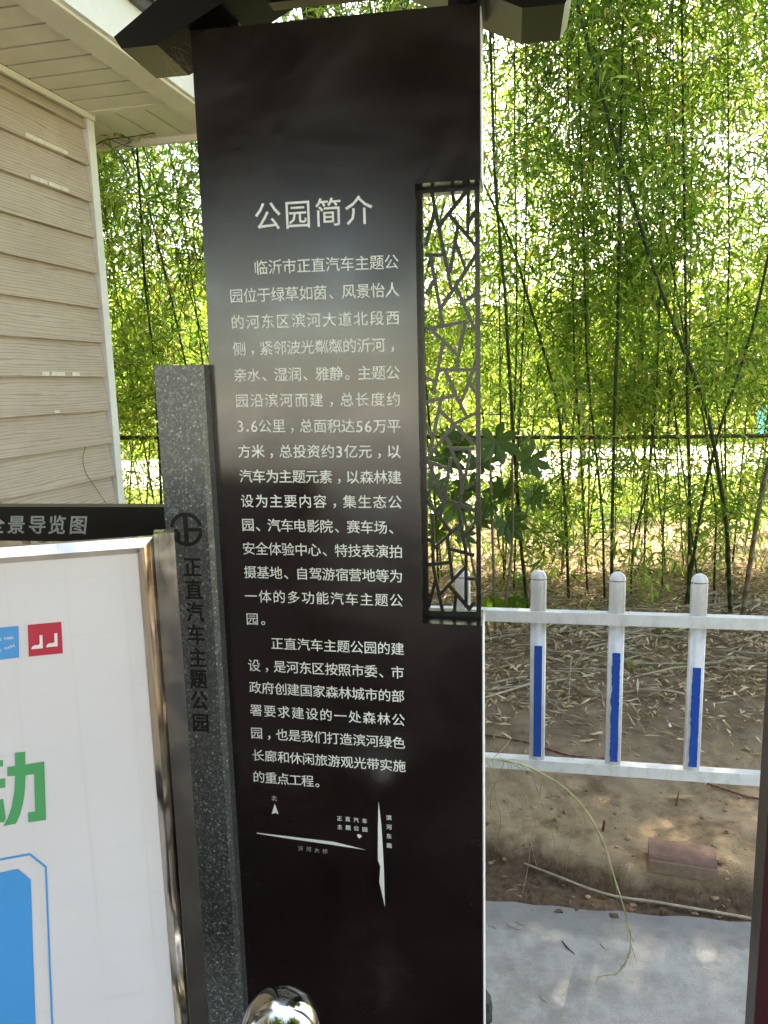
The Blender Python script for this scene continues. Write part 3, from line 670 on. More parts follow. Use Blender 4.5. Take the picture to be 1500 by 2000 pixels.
ol = [(-500, 950), (185, 825), (287, 905), (328, 1900), (332, 2450)]
il = [(-500, 962), (183, 838), (276, 912), (316, 1900), (319, 2450)]
for k in range(4): pf('blue_outline', [z4(*ol[k]), z4(*ol[k+1]), z4(*il[k+1]), z4(*il[k])], M['p_blue'])
pf('blue_panel', [z4(*p) for p in ((-500, 1048), (110, 921), (190, 985), (221, 1900), (226, 2450), (-500, 2450))], M['p_blue'])

# ================================================================== STEEL BALL POST
bc = on_y(550, 2012, 1.02); rb = 67/1500*math.hypot(1.02, EYE-bc.z)*0.97
ball = empty('ball_bollard', (bc.x, bc.y, 0), label='mirror-polished steel ball finial in front of the foot of the brown sign', cat='bollard')
bm = bmesh.new(); bmesh.ops.create_uvsphere(bm, u_segments=48, v_segments=28, radius=rb, matrix=Matrix.Translation((0, 0, bc.z)))
obj('ball', bm, M['ball'], ball, smooth=True)
obj('post', lathe(bmesh.new(), [(0.0, 0.012), (0.022, 0.012), (0.022, bc.z-rb*0.93), (0.028, bc.z-rb*0.9), (0.0, bc.z-rb*0.88)], 28), M['ball'], ball, smooth=False)
obj('base', lathe(bmesh.new(), [(0, 0.0), (0.10, 0.0), (0.10, 0.008), (0.05, 0.013), (0, 0.0135)], 32), M['ball'], ball)

# ================================================================== RIGHT SIGN POST
q = S.uz(1477, 2000, 0.0); q2 = S.uz(1497, 1600, 0.0); qu = (q[0]+q2[0])/2
rp = empty('gate_post', S.o, S.th, label='dark red box post with brown side face, cut off by right edge at bottom', cat='post')
obj('shaft', box(qu, qu+0.3, 0.0, 0.048, 0.0, 2.1), M['redpost'], rp, bevel=0.0015)
obj('side_plate', box(qu-0.0025, qu-0.0004, 0.001, 0.047, 0.0, 2.1), simple('brown_side_plate', (0.075, 0.055, 0.048), 0.45, var=0.1), rp)

# ================================================================== WHITE RAILING
f0 = on_y(1203, 1200, 2.27)
FF = Frame(f0.x, f0.y, 100.98)
fence = empty('railing', FF.o, FF.th, label='white tubular railing with round-capped pickets and blue strips, right of the brown sign', cat='railing')
zu = FF.uz(1203, 1200)[1]; zl_ = FF.uz(1205, 1496)[1]
hrail = 0.036
pu = [FF.uz(1051, 1300)[0], FF.uz(1203, 1300)[0], FF.uz(1362, 1300)[0]]; dp = (pu[2]-pu[0])/2
zcap = FF.uz(1203, 1119)[1]
print('fence rails', zu, zl_, 'spacing', dp, 'cap', zcap)
U0, U1 = -1.7, 2.3
obj('rail', box(U0, U1, 0.0, 0.034, zu-hrail, zu), M['white'], fence, bevel=0.003)
obj('rail', box(U0, U1, 0.0, 0.034, zl_-hrail, zl_), M['white'], fence, bevel=0.003)
def picket_mesh(z0, z1, dome):
    bm = bmesh.new(); hw, hd = 0.0245, 0.0135; n = 28; rings = []
    prof = [(1, z0), (1, z1)]
    if dome:
        zc = z1-0.026; prof = [(1, z0), (1, zc)] + [(math.cos(a), zc+0.026*math.sin(a)) for a in np.linspace(0.15, 1.5, 8)]
    for s_, z_ in prof:
        ring = []
        for k in range(n):
            a = 2*math.pi*k/n; c, s2 = math.cos(a), math.sin(a)
            x = math.copysign(abs(c)**0.75, c)*hw*s_; y = math.copysign(abs(s2)**0.75, s2)*hd*s_
            if abs(abs(x/s_)-0.0145) < 0.0028: y *= 0.80
            ring.append(bm.verts.new((x, y+0.017, z_)))
        rings.append(ring)
    for a, b in zip(rings, rings[1:]):
        for k in range(n): bm.faces.new((a[k], a[(k+1) % n], b[(k+1) % n], b[k]))
    bm.faces.new(rings[0][::-1]); bm.faces.new(rings[-1])
    bmesh.ops.recalc_face_normals(bm, faces=bm.faces)
    me = bpy.data.meshes.new('picket'); bm.to_mesh(me); bm.free(); me.materials.append(M['white']); 
    for p in me.polygons: p.use_smooth = len(p.vertices) == 4
    return me
me_low = picket_mesh(zl_, zu-hrail, False); me_top = picket_mesh(zu, zcap, True)
bm = bmesh.new()
for zz, rr in ((zcap-0.030, 0.0018),):
    bm2 = picket_mesh(zz, zz+0.0028, False)
ringm = bm2; ringm.materials.clear(); ringm.materials.append(M['rust'])
rnd = random.Random(3)
for k in range(-8, 11):
    uu = pu[1]+k*dp
    if not (U0+0.05 < uu < U1-0.05): continue
    lo = link_mesh('picket', me_low, parent=fence); lo.location = (uu, 0, 0)
    up = link_mesh('picket_top', me_top, parent=lo)
    rr = link_mesh('rust_line', ringm, parent=lo); rr.scale = (1.035, 1.035, 1); rr.location = (0, -0.0003, 0)
    rr.location.z = zcap*0  # flush at cap joint
    # blue strip with ragged edges
    ytop = {-1: 1268, 0: 1276, 1: 1298}.get(k, 1275); zt_ = FF.uz(1203, ytop)[1]; zb_ = zl_+0.012
    rag = {-1: 0.0004, 0: 0.0028, 1: 0.0022}.get(k, 0.001); off = {-1: 0.001, 0: 0.0015, 1: 0.0016}.get(k, 0)
    V = []; nn = 46
    for j in range(nn+1):
        z_ = zb_+(zt_-zb_)*j/nn; jl = rag*(rnd.random()-0.5) + rag*1.2*mn.noise(Vector((k*7.3, z_*30, 0))); jr = 0.6*rag*(rnd.random()-0.5)
        V += [(-0.0128+jl+off, 0.0022, z_), (0.0125+jr+off*0.4, 0.0022, z_)]
    V = [(a, b, c) for a, b, c in V]
    pymesh('blue_strip', V, [(2*j, 2*j+1, 2*j+3, 2*j+2) for j in range(nn)], M['blue'], lo)
for uu in (U0+0.02, U1-0.02):
    obj('post', box(uu-0.03, uu+0.03, -0.013, 0.047, 0.0, zcap+0.05), M['white'], fence, bevel=0.004)

# ================================================================== BAMBOO
rng = np.random.default_rng(11)
def leaves_mesh(name, centers, per, ln, wd, rng, droop=0.38, spread=0.09, mat=None, inner=0.5):
    C = np.repeat(np.asarray(centers), per, axis=0); n = len(C)
    C = C + rng.normal(0, spread, (n, 3))*np.array([1, 1, 0.7])
    az = rng.uniform(0, 2*math.pi, n); el = rng.normal(-droop, 0.45, n)
    d = np.stack([np.cos(az)*np.cos(el), np.sin(az)*np.cos(el), np.sin(el)], 1)
    up = np.stack([-np.cos(az)*np.sin(el), -np.sin(az)*np.sin(el), np.cos(el)], 1)
    side = np.cross(d, up); ro = rng.normal(0, 0.7, n)[:, None]
    s2 = side*np.cos(ro)+up*np.sin(ro); u2 = np.cross(s2, d)
    L_ = (rng.uniform(0.55, 1.25, n)*ln)[:, None]; W_ = (rng.uniform(0.7, 1.25, n)*wd)[:, None]
    p0 = C; p1 = C+d*L_*0.30+s2*W_*0.5+u2*W_*0.15; p2 = C+d*L_*0.36-s2*W_*0.5+u2*W_*0.15; pm = C+d*L_*0.70-u2*L_*0.05
    p3 = pm+s2*W_*0.28; p4 = pm-s2*W_*0.28; p5 = C+d*L_-u2*L_*0.16
    V = np.stack([p0, p1, p3, p5, p4, p2], 1).reshape(-1, 3)
    idx = np.arange(n)*6
    F = np.stack([np.stack([idx, idx+1, idx+5], 1)], 1).reshape(-1, 3)
    me = bpy.data.meshes.new(name)
    quads = np.concatenate([np.stack([idx+1, idx+2, idx+4, idx+5], 1)])
    tri2 = np.stack([idx+2, idx+3, idx+4], 1)
    nt = len(F)+len(tri2); nq = len(quads)
    me.vertices.add(len(V)); me.vertices.foreach_set('co', V.astype(np.float32).ravel())
    loops = np.concatenate([F.ravel(), tri2.ravel(), quads.ravel()]); me.loops.add(len(loops)); me.loops.foreach_set('vertex_index', loops.astype(np.int32))
    starts = np.concatenate([np.arange(nt)*3, nt*3+np.arange(nq)*4]); tot = np.concatenate([np.full(nt, 3), np.full(nq, 4)])
    me.polygons.add(nt+nq); me.polygons.foreach_set('loop_start', starts.astype(np.int32)); me.polygons.foreach_set('loop_total', tot.astype(np.int32))
    me.update(calc_edges=True)
    if mat: me.materials.append(mat)
    return me
def foliage_centers(path, n, rng, zmin=0.35, hmax=6.5, rmax=0.62, low=0.16):
    zz = np.where(rng.random(n) < low, rng.uniform(zmin, 1.3, n), rng.uniform(1.1, hmax, n))
    P = np.array([tuple(p) for p in path]); cx = np.interp(zz, P[:, 2], P[:, 0]); cy = np.interp(zz, P[:, 2], P[:, 1])
    ng = max(6, n//9); gz = np.where(rng.random(ng) < low, rng.uniform(zmin, 1.3, ng), rng.uniform(1.3, hmax, ng)); gi = rng.integers(0, ng, n)
    zz = np.clip(gz[gi]+rng.normal(0, 0.11, n), 0.15, hmax)
    cx = np.interp(zz, P[:, 2], P[:, 0]); cy = np.interp(zz, P[:, 2], P[:, 1])
    ga = rng.uniform(0, 2*math.pi, ng); gr = rmax*np.sqrt(rng.random(ng))
    a = ga[gi]+rng.normal(0, 0.35, n); r = gr[gi]*rng.uniform(0.6, 1.25, n)*np.clip(0.45+zz/3, 0.4, 1)
    return np.stack([cx+r*np.cos(a), cy+r*np.sin(a), zz], 1), np.stack([cx, cy, zz-r*0.8], 1)
def culm_mesh(path, r0, r1, branches=None, mat=None):
    bm = bmesh.new(); pts = smooth_path(path, 4)
    P = []; Rr = []; tot = len(pts)
    for i, p in enumerate(pts):
        t = i/(tot-1); r = r0+(r1-r0)*t
        P.append(p); Rr.append(r)
        if i < tot-1:
            q = pts[i+1]-p
            for f_, s_ in ((0.94, 0.97), (0.97, 1.22), (1.0, 0.97)):
                if f_ < 1: P.append(p+q*f_); Rr.append(r*s_)
    tube(bm, P, Rr, 6)
    if branches is not None:
        for c, b in branches: tube(bm, [b, (Vector(b)*0.5+Vector(c)*0.5)+Vector((0, 0, 0.05)), c], [0.0022, 0.0016, 0.0008], 3, False)
    bmesh.ops.recalc_face_normals(bm, faces=bm.faces)
    me = bpy.data.meshes.new('culm'); bm.to_mesh(me); bm.free(); me.materials.append(mat)
    for p in me.polygons: p.use_smooth = True
    return me
protos = []
for k in range(8):
    lean = rng.normal(0, 0.09, 2); h = rng.uniform(4.8, 6.4); bend = rng.normal(0, 0.35, 2)
    nseg = 22
    path = [Vector((lean[0]*h*t+bend[0]*t*t+0.02*math.sin(9*t+k), lean[1]*h*t+bend[1]*t*t+0.02*math.cos(7*t+k), h*t)) for t in np.linspace(0, 1, nseg)]
    cen, bas = foliage_centers(path, 250, rng, hmax=h)
    br = [(tuple(cen[i]), tuple(bas[i])) for i in range(0, 250, 2)]
    rr = rng.uniform(0.005, 0.0095)
    cm = culm_mesh(path, rr, 0.003, br, M['culm'] if k % 4 else M['culm_brown'])
    lm = leaves_mesh('foliage', cen, 10, 0.105, 0.0150, rng, spread=0.075, mat=M['bleaf'])
    protos.append((cm, lm))
def bamboo(loc, rz, k, label, group, culm=None, foliage=True):
    r = empty('bamboo', loc, 0 if culm else rz, label=label, cat='bamboo', group=group)
    link_mesh('culm', culm or protos[k][0], parent=r)
    if foliage:
        f = link_mesh('foliage', protos[k][1], parent=r); f.rotation_euler = (0, 0, rz if culm else 0)
    return r
# stems one can point to, traced and set at their own distance
SP = [
 ([(1036, 1175), (1020, 1090), (1003, 860), (985, 560), (968, 370), (957, 60)], 4.6, 0.0135, 'dark straight bamboo stem just right of the brown sign, full height of the picture'),
 ([(1430, 1175), (1420, 1040), (1400, 900), (1376, 790), (1322, 650), (1275, 520), (1205, 290), (1130, 20)], 4.6, 0.016, 'thick dark bamboo stem leaning left to the top beside the gable beam end'),
 ([(1345, 1190), (1347, 1000), (1343, 805), (1340, 650), (1336, 350)], 4.8, 0.013, 'upright dark bamboo stem directly behind the right-hand picket'),
 ([(1112, 1170), (1105, 1010), (1090, 800), (1060, 680), (1000, 480), (945, 360)], 5.0, 0.0125, 'bamboo stem leaning left behind the lattice window top corner'),
 ([(1195, 1170), (1196, 1000), (1200, 820), (1206, 640), (1212, 300)], 4.75, 0.014, 'thick upright bamboo stem behind the middle picket'),
 ([(1182, 1175), (1176, 1000), (1160, 850), (1146, 700), (1138, 400)], 5.0, 0.010, 'thin bamboo stem crossing just left of the thick one behind the middle picket'),
 ([(1340, 1090), (1372, 980), (1400, 860), (1432, 760), (1470, 640), (1505, 480)], 4.8, 0.0125, 'dark bamboo stem leaning right above the right-hand picket'),
 ([(1450, 1185), (1462, 1120), (1485, 980), (1515, 840)], 4.5, 0.018, 'stout brownish bamboo stem leaning out of the right edge'),
 ([(1418, 1170), (1416, 800), (1424, 500), (1422, 150)], 5.4, 0.0095, 'slim upright bamboo stem left of the right edge of the picture'),
 ([(1350, 1150), (1345, 760), (1350, 450), (1352, 210)], 5.6, 0.0085, 'slim upright bamboo stem behind the right-hand picket'),
 ([(1148, 1180), (1135, 900), (1122, 700), (1115, 400)], 5.2, 0.009, 'slender bamboo stem between the left and middle pickets'),
 ([(318, 1140), (312, 900), (302, 720), (284, 560), (268, 300)], 5.0, 0.0125, 'dark bamboo stem between the cabin corner and the granite post'),
 ([(985, 1150), (978, 900), (975, 500), (965, 100)], 5.5, 0.0085, 'thin bamboo stem nearest to the right edge of the brown sign'),
 ([(1232, 1160), (1238, 1050), (1262, 960), (1280, 800), (1290, 560)], 5.1, 0.0085, 'crooked thin bamboo stem right of the middle picket'),
 ([(1395, 1170), (1398, 1000), (1375, 820), (1345, 700), (1320, 560)], 5.0, 0.0095, 'thin bamboo stem leaning left right of the right-hand picket'),
]
for i, (px, D, r, lab) in enumerate(SP):
    pts = []
    r *= 0.85
    for j, (x, y) in enumerate(px):
        p = on_y(x, y, D + (0.02*math.sin(j*2.1))); pts.append(p)
    b = pts[0].copy(); t = pts[-1]; d = (pts[-1]-pts[-2]).normalized()
    b.z = 0.0; pts[0] = b; pts.append(t+d*1.2); pts.append(t+d*2.2)
    dense = []
    for a_, c_ in zip(pts, pts[1:]):
        n_ = max(1, int((c_-a_).length/0.28)); dense += [a_.lerp(c_, q/n_) for q in range(n_)]
    dense.append(pts[-1])
    cm = culm_mesh([p-b for p in dense], r, r*0.45, None, M['culm'] if i != 7 else M['culm_brown'])
    bamboo(b, rng.uniform(0, 6.28), i % 8, lab, None, culm=cm, foliage=(i % 2 == 0))
rnd = random.Random(21)
cnt = 0
for i in range(320):
    x = rnd.uniform(-4.6, 5.4); y = rnd.uniform(4.9, 7.2)
    if y < 5.6 and rnd.random() < 0.45: continue
    if -0.1 < (x/y) < 0.06 and y > 6.5 and rnd.random() < 0.5: continue
    px_x = x/y
    zone = [(-0.29, 'seen between the cabin corner and the granite post'), (0.05, 'hidden mostly behind the brown sign'), (0.127, 'seen through the lattice window'), (0.235, 'above the left picket of the railing'), (0.335, 'above the middle picket of the railing'), (0.43, 'above the right-hand picket of the railing'), (0.6, 'at the right edge of the picture'), (99, 'beyond the right edge of the picture')]
    where = next(t for lim, t in zone if px_x < lim) if px_x > -0.5 else 'behind the cabin'
    lab = ('front-row' if y < 5.6 else 'second-row' if y < 6.4 else 'rear') + ' leafy bamboo stem ' + where
    g = 'bamboo stems of the grove behind the railing' if px_x > 0.05 else 'bamboo stems of the grove behind the cabin and signs'
    bamboo((x, y, -0.02), rnd.uniform(0, 6.28), rnd.randrange(8), lab, g); cnt += 1
    if cnt >= 116: break

# horizontal pole and wires through the grove
pa, pb_ = on_y(935, 854, 5.15), on_y(1500, 851, 5.15)
d = (pb_-pa); 
bm = bmesh.new(); tube(bm, smooth_path([pa-d*2.2, pa-d*0.9+Vector((0, 0, 0.01)), pa, pa+d*0.5-Vector((0, 0, 0.006)), pb_, pb_+d*1.1], 5), 0.014, 8)
obj('rail_pole', bm, M['rail'], label='long dark horizontal pole tied through the bamboo at chest height', cat='pole')
for (x0, y0, x1, y1, nm) in ((1000, 887, 1340, 898, 'lower thin black wire strung across the bamboo below the pole'), (1200, 822, 1500, 838, 'upper thin black wire strung across the bamboo above the pole')):
    a_, b_ = on_y(x0, y0, 5.3), on_y(x1, y1, 5.3)
    bm = bmesh.new(); tube(bm, smooth_path([a_-(b_-a_), a_, (a_+b_)/2-Vector((0, 0, 0.02)), b_, b_*2-a_], 6), 0.0035, 5)
    obj('wire', bm, M['cable'], label=nm, cat='wire')

# broad lobed leaf shrub
def lobed(rnd, size, lobes=8):
    V = [(0, 0, 0)]; n = lobes
    a0, a1 = -2.55, 2.55; ring = []
    for i in range(n):
        c = a0+(a1-a0)*i/(n-1); half = (a1-a0)/(n-1)/2; Lr = size*(1-0.28*(abs(c)/2.55)**2)*rnd.uniform(0.9, 1.05)
        for da, rr in ((-half*1.0, 0.56), (-half*0.84, 0.68), (-half*0.72, 0.80), (-half*0.35, 0.93), (0, 1.08), (half*0.25, 0.95), (half*0.66, 0.82), (half*0.84, 0.68)):
            ring.append((c+da, rr*Lr))
    ring.append((a1+0.18, 0.34*size)); ring.append((a1+0.4, 0.1*size))
    ring.insert(0, (a0-0.3, 0.1*size))
    for a, r in ring:
        V.append((r*math.sin(a), r*math.cos(a), -0.35*r*r/size*1.0+0.02*size*math.sin(a*9)))
    F = [(0, i, i+1) for i in range(1, len(V)-1)]
    return V, F
sb = on_y(968, 1185, 4.3); sb.z = 0
shrub = empty('broadleaf_shrub', sb, label='shrub with large dark lobed leaves beside the lattice window in front of the bamboo', cat='shrub')
LV = [(968, 862, 46), (1036, 893, 48), (935, 900, 40), (985, 955, 40), (1042, 968, 36), (902, 862, 42), (868, 895, 40), (850, 945, 36), (885, 985, 42), (915, 945, 36), (856, 1035, 30), (930, 1012, 34), (990, 1020, 42), (955, 985, 30), (905, 1040, 28), (875, 850, 30), (965, 1178, 46), (1010, 1172, 34), (1075, 1190, 26)]
rnd = random.Random(4)
bm = bmesh.new(); rootp = Vector((0, 0, 0.0))
for sx_, top in ((0.0, on_y(955, 850, 4.35)), (0.06, on_y(1000, 880, 4.3)), (-0.06, on_y(890, 870, 4.4))):
    t = top-sb; tube(bm, smooth_path([(sx_*0.3, 0, -0.02), (t.x*0.4+sx_, 0.03, t.z*0.5), (t.x, t.y, t.z)], 5), [0.009-0.0003*k for k in range(11)], 6)
obj('stem', bm, M['culm_brown'], shrub)
for x, y, r in LV:
    D = 4.3+rnd.uniform(-0.12, 0.25); p = on_y(x, y, D)-sb; size = r/1500*4.45*1.05
    V, F = lobed(rnd, size, rnd.choice((7, 8, 9)))
    tilt = R(rnd.uniform(95, 135)) if y < 1150 else R(rnd.uniform(30, 55)); rot = Matrix.Rotation(rnd.uniform(-0.6, 0.6), 3, 'Z') @ Matrix.Rotation(-tilt+R(180)*0, 3, 'X') @ Matrix.Rotation(rnd.uniform(-0.9, 0.9), 3, 'Z')
    o = pymesh('leaf', [rot @ Vector(v)+p for v in V], F, M['broad'], shrub)
    if y > 1150: continue
    # leaf stalk
    bm = bmesh.new(); q = Vector((p.x*0.75, p.y*0.6, p.z-0.10)); tube(bm, [q, (q+p)/2+Vector((0, 0, 0.02)), p], 0.0022, 4)
    obj('leaf_stalk', bm, M['culm'], shrub)

# ================================================================== FAR TREES
rng = np.random.default_rng(5)
def tree(loc, h, cr, base, label, group, mat, n=900, per=5, leaf=0.5, trunk=0.18, cat='tree'):
    r = empty('tree', loc, label=label, cat=cat, group=group)
    bm = bmesh.new()
    tube(bm, smooth_path([(0, 0, -0.1), (0.1, 0.05, h*0.3), (0.0, 0.15, h*0.62)], 4), [trunk-trunk*0.07*k for k in range(9)], 8)
    for k in range(6):
        a = k*1.05+0.4; tube(bm, [(0.05, 0.1, h*(0.28+0.04*k)), (math.cos(a)*cr*0.35, math.sin(a)*cr*0.35, h*(0.45+0.04*k)), (math.cos(a)*cr*0.7, math.sin(a)*cr*0.7, h*(0.55+0.05*k))], [trunk*0.45, trunk*0.3, trunk*0.12], 6)
    obj('trunk', bm, M['bark'], r, smooth=True)
    g = rng.normal(0, 1, (26, 3)); g /= np.linalg.norm(g, axis=1)[:, None]; g *= rng.uniform(0.35, 0.85, 26)[:, None]
    c = g[rng.integers(0, 26, n)] + rng.normal(0, 0.17, (n, 3))
    c = c*np.array([cr, cr, (h-base)/2]) + np.array([0, 0, (h+base)/2]); c[:, 2] = np.maximum(c[:, 2], base)
    me = leaves_mesh('crown', c, per, leaf, leaf*0.5, rng, droop=0.2, spread=0.35*leaf+0.1, mat=mat)
    link_mesh('crown', me, parent=r)
    return r
far = [(-17, 38, 6.5, 5), (-9, 42, 7, 5.5), (-2, 37, 6, 4.8), (5, 41, 5.5, 5), (12, 38, 6, 4.6), (19, 42, 7, 5.5), (26, 39, 6, 5), (-25, 41, 7, 5)]
for i, (x, y, h, c) in enumerate(far):
    tree((x, y, -0.05), h, c, 0.6, 'sunlit green tree far beyond the bamboo, across the pale road', 'trees across the road beyond the bamboo', M['farleaf'], n=800, per=4, leaf=0.7)
bm_h = bmesh.new()
hc = np.stack([rng.uniform(-26, 26, 5200), rng.normal(19.6, 0.5, 5200), rng.uniform(0.0, 1.75, 5200)+0.25*np.sin(rng.uniform(0, 6, 5200))], 1)
hedge = empty('hedge', (0, 19.6, -0.05), label='long bright green hedge across the far side of the pale road', cat='hedge')
link_mesh('foliage', leaves_mesh('hedge', hc-np.array([0, 19.6, 0]), 5, 0.26, 0.12, rng, droop=0.1, spread=0.22, mat=M['youngleaf']), parent=hedge)
for k in range(-25, 26, 2): tube(bm_h, [(k, 0, 0), (k+0.1, 0.1, 1.2)], 0.03, 5)
obj('stems', bm_h, M['bark'], hedge)
mid = [(-5.6, 10.2, 4.2, 1.9), (-2.6, 10.4, 3.2, 1.4), (2.6, 10.2, 3.0, 1.4), (6.9, 10.4, 3.8, 1.8)]
for i, (x, y, h, c) in enumerate(mid):
    tree((x, y, -0.05), h, c, 1.3, 'bright leafy young tree on the lawn behind the bamboo grove', 'young trees on the lawn behind the bamboo', M['youngleaf'], n=900, per=4, leaf=0.17, trunk=0.05)
# turquoise banner seen through the grove at right
q = on_y(1494, 812, 15.0)
tb = empty('banner', (q.x, q.y, 0), label='turquoise cloth banner glimpsed through the bamboo at the right edge', cat='banner')
obj('cloth', box(-0.16, 0.9, -0.01, 0.01, q.z-0.35, q.z+0.25), M['aqua'], tb)
obj('pole', box(-0.20, -0.165, -0.02, 0.02, -0.05, q.z+0.4), M['cable'], tb); obj('pole', box(0.905, 0.94, -0.02, 0.02, -0.05, q.z+0.4), M['cable'], tb)

# trees behind the viewer, over the yard (seen in reflections, and giving the shade)
for i, (x, y, h, c, b) in enumerate([(-4.2, -3.4, 8.0, 3.7, 2.3), (1.0, -4.0, 8.5, 3.9, 2.4), (6.0, -3.2, 8.5, 3.8, 2.3), (-9.5, -6, 9, 4.4, 2.5), (11.5, -6, 9, 4.2, 2.5), (-1.6, -6.8, 9.5, 4.2, 2.7)]):
    tree((x, y, -0.05), h, c, b, 'shade tree standing behind the viewer in the paved yard', 'shade trees behind the viewer', M['backleaf'], n=1500, per=6, leaf=0.42)

for i, (x, y, h, c, b, lab) in enumerate([(-0.5, 6.5, 9.2, 2.7, 5.0, 'unseen tree added behind the brown sign, its crown above the picture blocking sun dapples'), (3.3, 4.9, 9.0, 2.8, 4.6, 'unseen tree added right of the railing, outside the picture, blocking sun dapples')]):  # trees added out of view, their crowns keep sun dapples off the foreground
    tree((x, y, -0.05), h, c, b, lab, None, M['backleaf'], n=1600, per=6, leaf=0.30, trunk=0.12)

# ================================================================== GROUND COVER AND LITTER
rng = np.random.default_rng(9)
def flat_leaves(n, xr, yf, ln, wd, name, mat, lift=0.004, tilt=0.25, **k):
    V, F = [], []
    for i in range(n):
        x = rng.uniform(*xr); y = yf(x); z = soil_h(x, y) + abs(rng.normal(0, lift)) + 0.002
        a = rng.uniform(0, 6.283); L_ = ln*rng.uniform(0.4, 1.3); W_ = wd*rng.uniform(0.6, 1.3)
        dz = rng.normal(0, tilt); d = np.array([math.cos(a), math.sin(a), dz*0.5]); s = np.array([-math.sin(a), math.cos(a), rng.normal(0, tilt)])
        p = np.array([x, y, z+abs(dz)*L_*0.25]); cu_ = rng.uniform(-0.15, 0.3)*L_
        b = len(V); up = np.array([0, 0, 1])
        V += [p-d*L_/2, p-d*L_*0.15+s*W_/2+up*cu_*0.3, p+d*L_/2+s*cu_*0.6, p-d*L_*0.15-s*W_/2+up*cu_*0.3]; F += [(b, b+1, b+2), (b, b+2, b+3)]
    return pymesh(name, V, F, mat, **k)
def yf_dense(x): return 3.0+2.8*rng.beta(1.9, 1.3)
def yf_mid(x): return edge_y(x)+0.75+1.3*rng.beta(2.2, 1.2)
def yf_near(x): return edge_y(x)+0.02+0.95*rng.random()
flat_leaves(30000, (-3.5, 4.5), yf_dense, 0.070, 0.012, 'leaf_litter', M['litter'], 0.012, 0.35, kind='stuff', label='thick carpet of dry bamboo leaves under the grove', cat='leaf litter')
flat_leaves(2400, (-0.6, 2.6), yf_mid, 0.06, 0.009, 'scattered_dry_leaves', M['litter'], 0.004, 0.2, kind='stuff', label='dry bamboo leaves scattered on the soil behind the railing', cat='leaf litter')
flat_leaves(420, (-0.2, 2.2), yf_near, 0.028, 0.004, 'soil_debris', M['litter'], 0.002, 0.15, kind='stuff', label='tiny straw bits on the sandy soil near the concrete', cat='debris')
# twigs and sheaths in the litter
bm = bmesh.new()
for i in range(420):
    x = rng.uniform(-2.5, 3.8); y = 3.3+2.1*rng.beta(1.6, 1.5); a = rng.normal(0, 0.6); l = rng.uniform(0.1, 0.5); z = soil_h(x, y)+0.014
    tube(bm, [(x, y, z), (x+l*math.cos(a)/2, y+l*math.sin(a)/2, z+rng.uniform(0, .02)), (x+l*math.cos(a), y+l*math.sin(a), z+rng.uniform(0, .03))], rng.uniform(0.002, 0.006), 5)
obj('fallen_canes', bm, M['stick'], kind='stuff', label='broken dry canes and sheaths lying in the leaf carpet', cat='dry canes')
# pebbles and clods
bm = bmesh.new()
for i in range(900):
    x = rng.uniform(-0.2, 2.4); y = edge_y(x)+0.03+1.2*rng.random()**1.3; r_ = 0.0018+0.008*rng.random()**4
    mt = Matrix.Translation((x, y, soil_h(x, y)+r_*0.3)) @ Matrix.Diagonal((r_*rng.uniform(0.8, 1.6), r_, r_*0.6, 1))
    bmesh.ops.create_icosphere(bm, subdivisions=1, radius=1, matrix=mt)
obj('soil_clods', bm, M['clod'], kind='stuff', label='small clods and grit on the bare soil', cat='clods')
# low grass and weeds behind and in the litter
def blades(n, xr, yr, ln, wd, clump=0):
    c = np.stack([rng.uniform(*xr, n), rng.uniform(*yr, n), np.zeros(n)], 1)
    return c
c = blades(1500, (-4.5, 5.5), (5.4, 10.5), 0.2, 0.01)
link_mesh('tall_grass', leaves_mesh('tall_grass', c, 5, 0.20, 0.012, rng, droop=-1.0, spread=0.05, mat=M['grassblade']), kind='stuff', label='bright grass and weeds growing behind the bamboo stems', cat='grass')
for (px_, py_, n_, lab) in ((1300, 1255, 26, 'small green weed tuft on the soil left of the right-hand picket'), (1255, 1330, 10, 'tiny sparse green weed on bare soil right of the middle picket'), (985, 1170, 16, 'low green weed at the edge of the litter beside the sign'), (1390, 1150, 40, 'bushy green weed clump at the foot of the bamboo behind the right-hand picket')):
    p = on_z(px_, py_, 0.03); cc = np.tile(np.array([[0, 0, 0.0]]), (n_, 1))
    o = link_mesh('weed', leaves_mesh('weed', cc, 2, 0.11, 0.012, rng, droop=-0.6, spread=0.03, mat=M['grassblade']), label=lab, cat='weed'); o.location = p

# bamboo sprig poking over the soffit
bm = bmesh.new(); pth = [on_z(x, y, ZS-0.02) for x, y in ((183, 285), (215, 272), (250, 268), (303, 260))]
pc = pth[0].copy()
sprig = empty('bamboo_sprig', pc, label='thin leafy bamboo sprig poking in under the rear eave of the cabin', cat='sprig')
tube(bm, [p-pc for p in smooth_path(pth, 4)], 0.0025, 5); tube(bm, [p-pc for p in smooth_path([pth[1], on_z(245, 285, ZS-0.03), on_z(262, 286, ZS-0.05)], 3)], 0.002, 4)
obj('stem', bm, M['culm'], sprig)
cc = np.array([tuple(on_z(x, y, ZS-0.02)-pc) for x, y in ((215, 270), (222, 272), (228, 262), (272, 266), (280, 263), (245, 283), (262, 283), (200, 280))])
link_mesh('leaves', leaves_mesh('leaves', cc, 3, 0.11, 0.014, rng, droop=0.1, spread=0.01, mat=M['bleaf']), parent=sprig)

# ================================================================== SMALL THINGS ON THE GROUND
def gpt(x, y, z=None, lift=0.0):
    p = on_z(x, y, 0.03 if z is None else z)
    if z is None:
        for _ in range(3): p = on_z(x, y, soil_h(p.x, p.y)+lift)
    return p
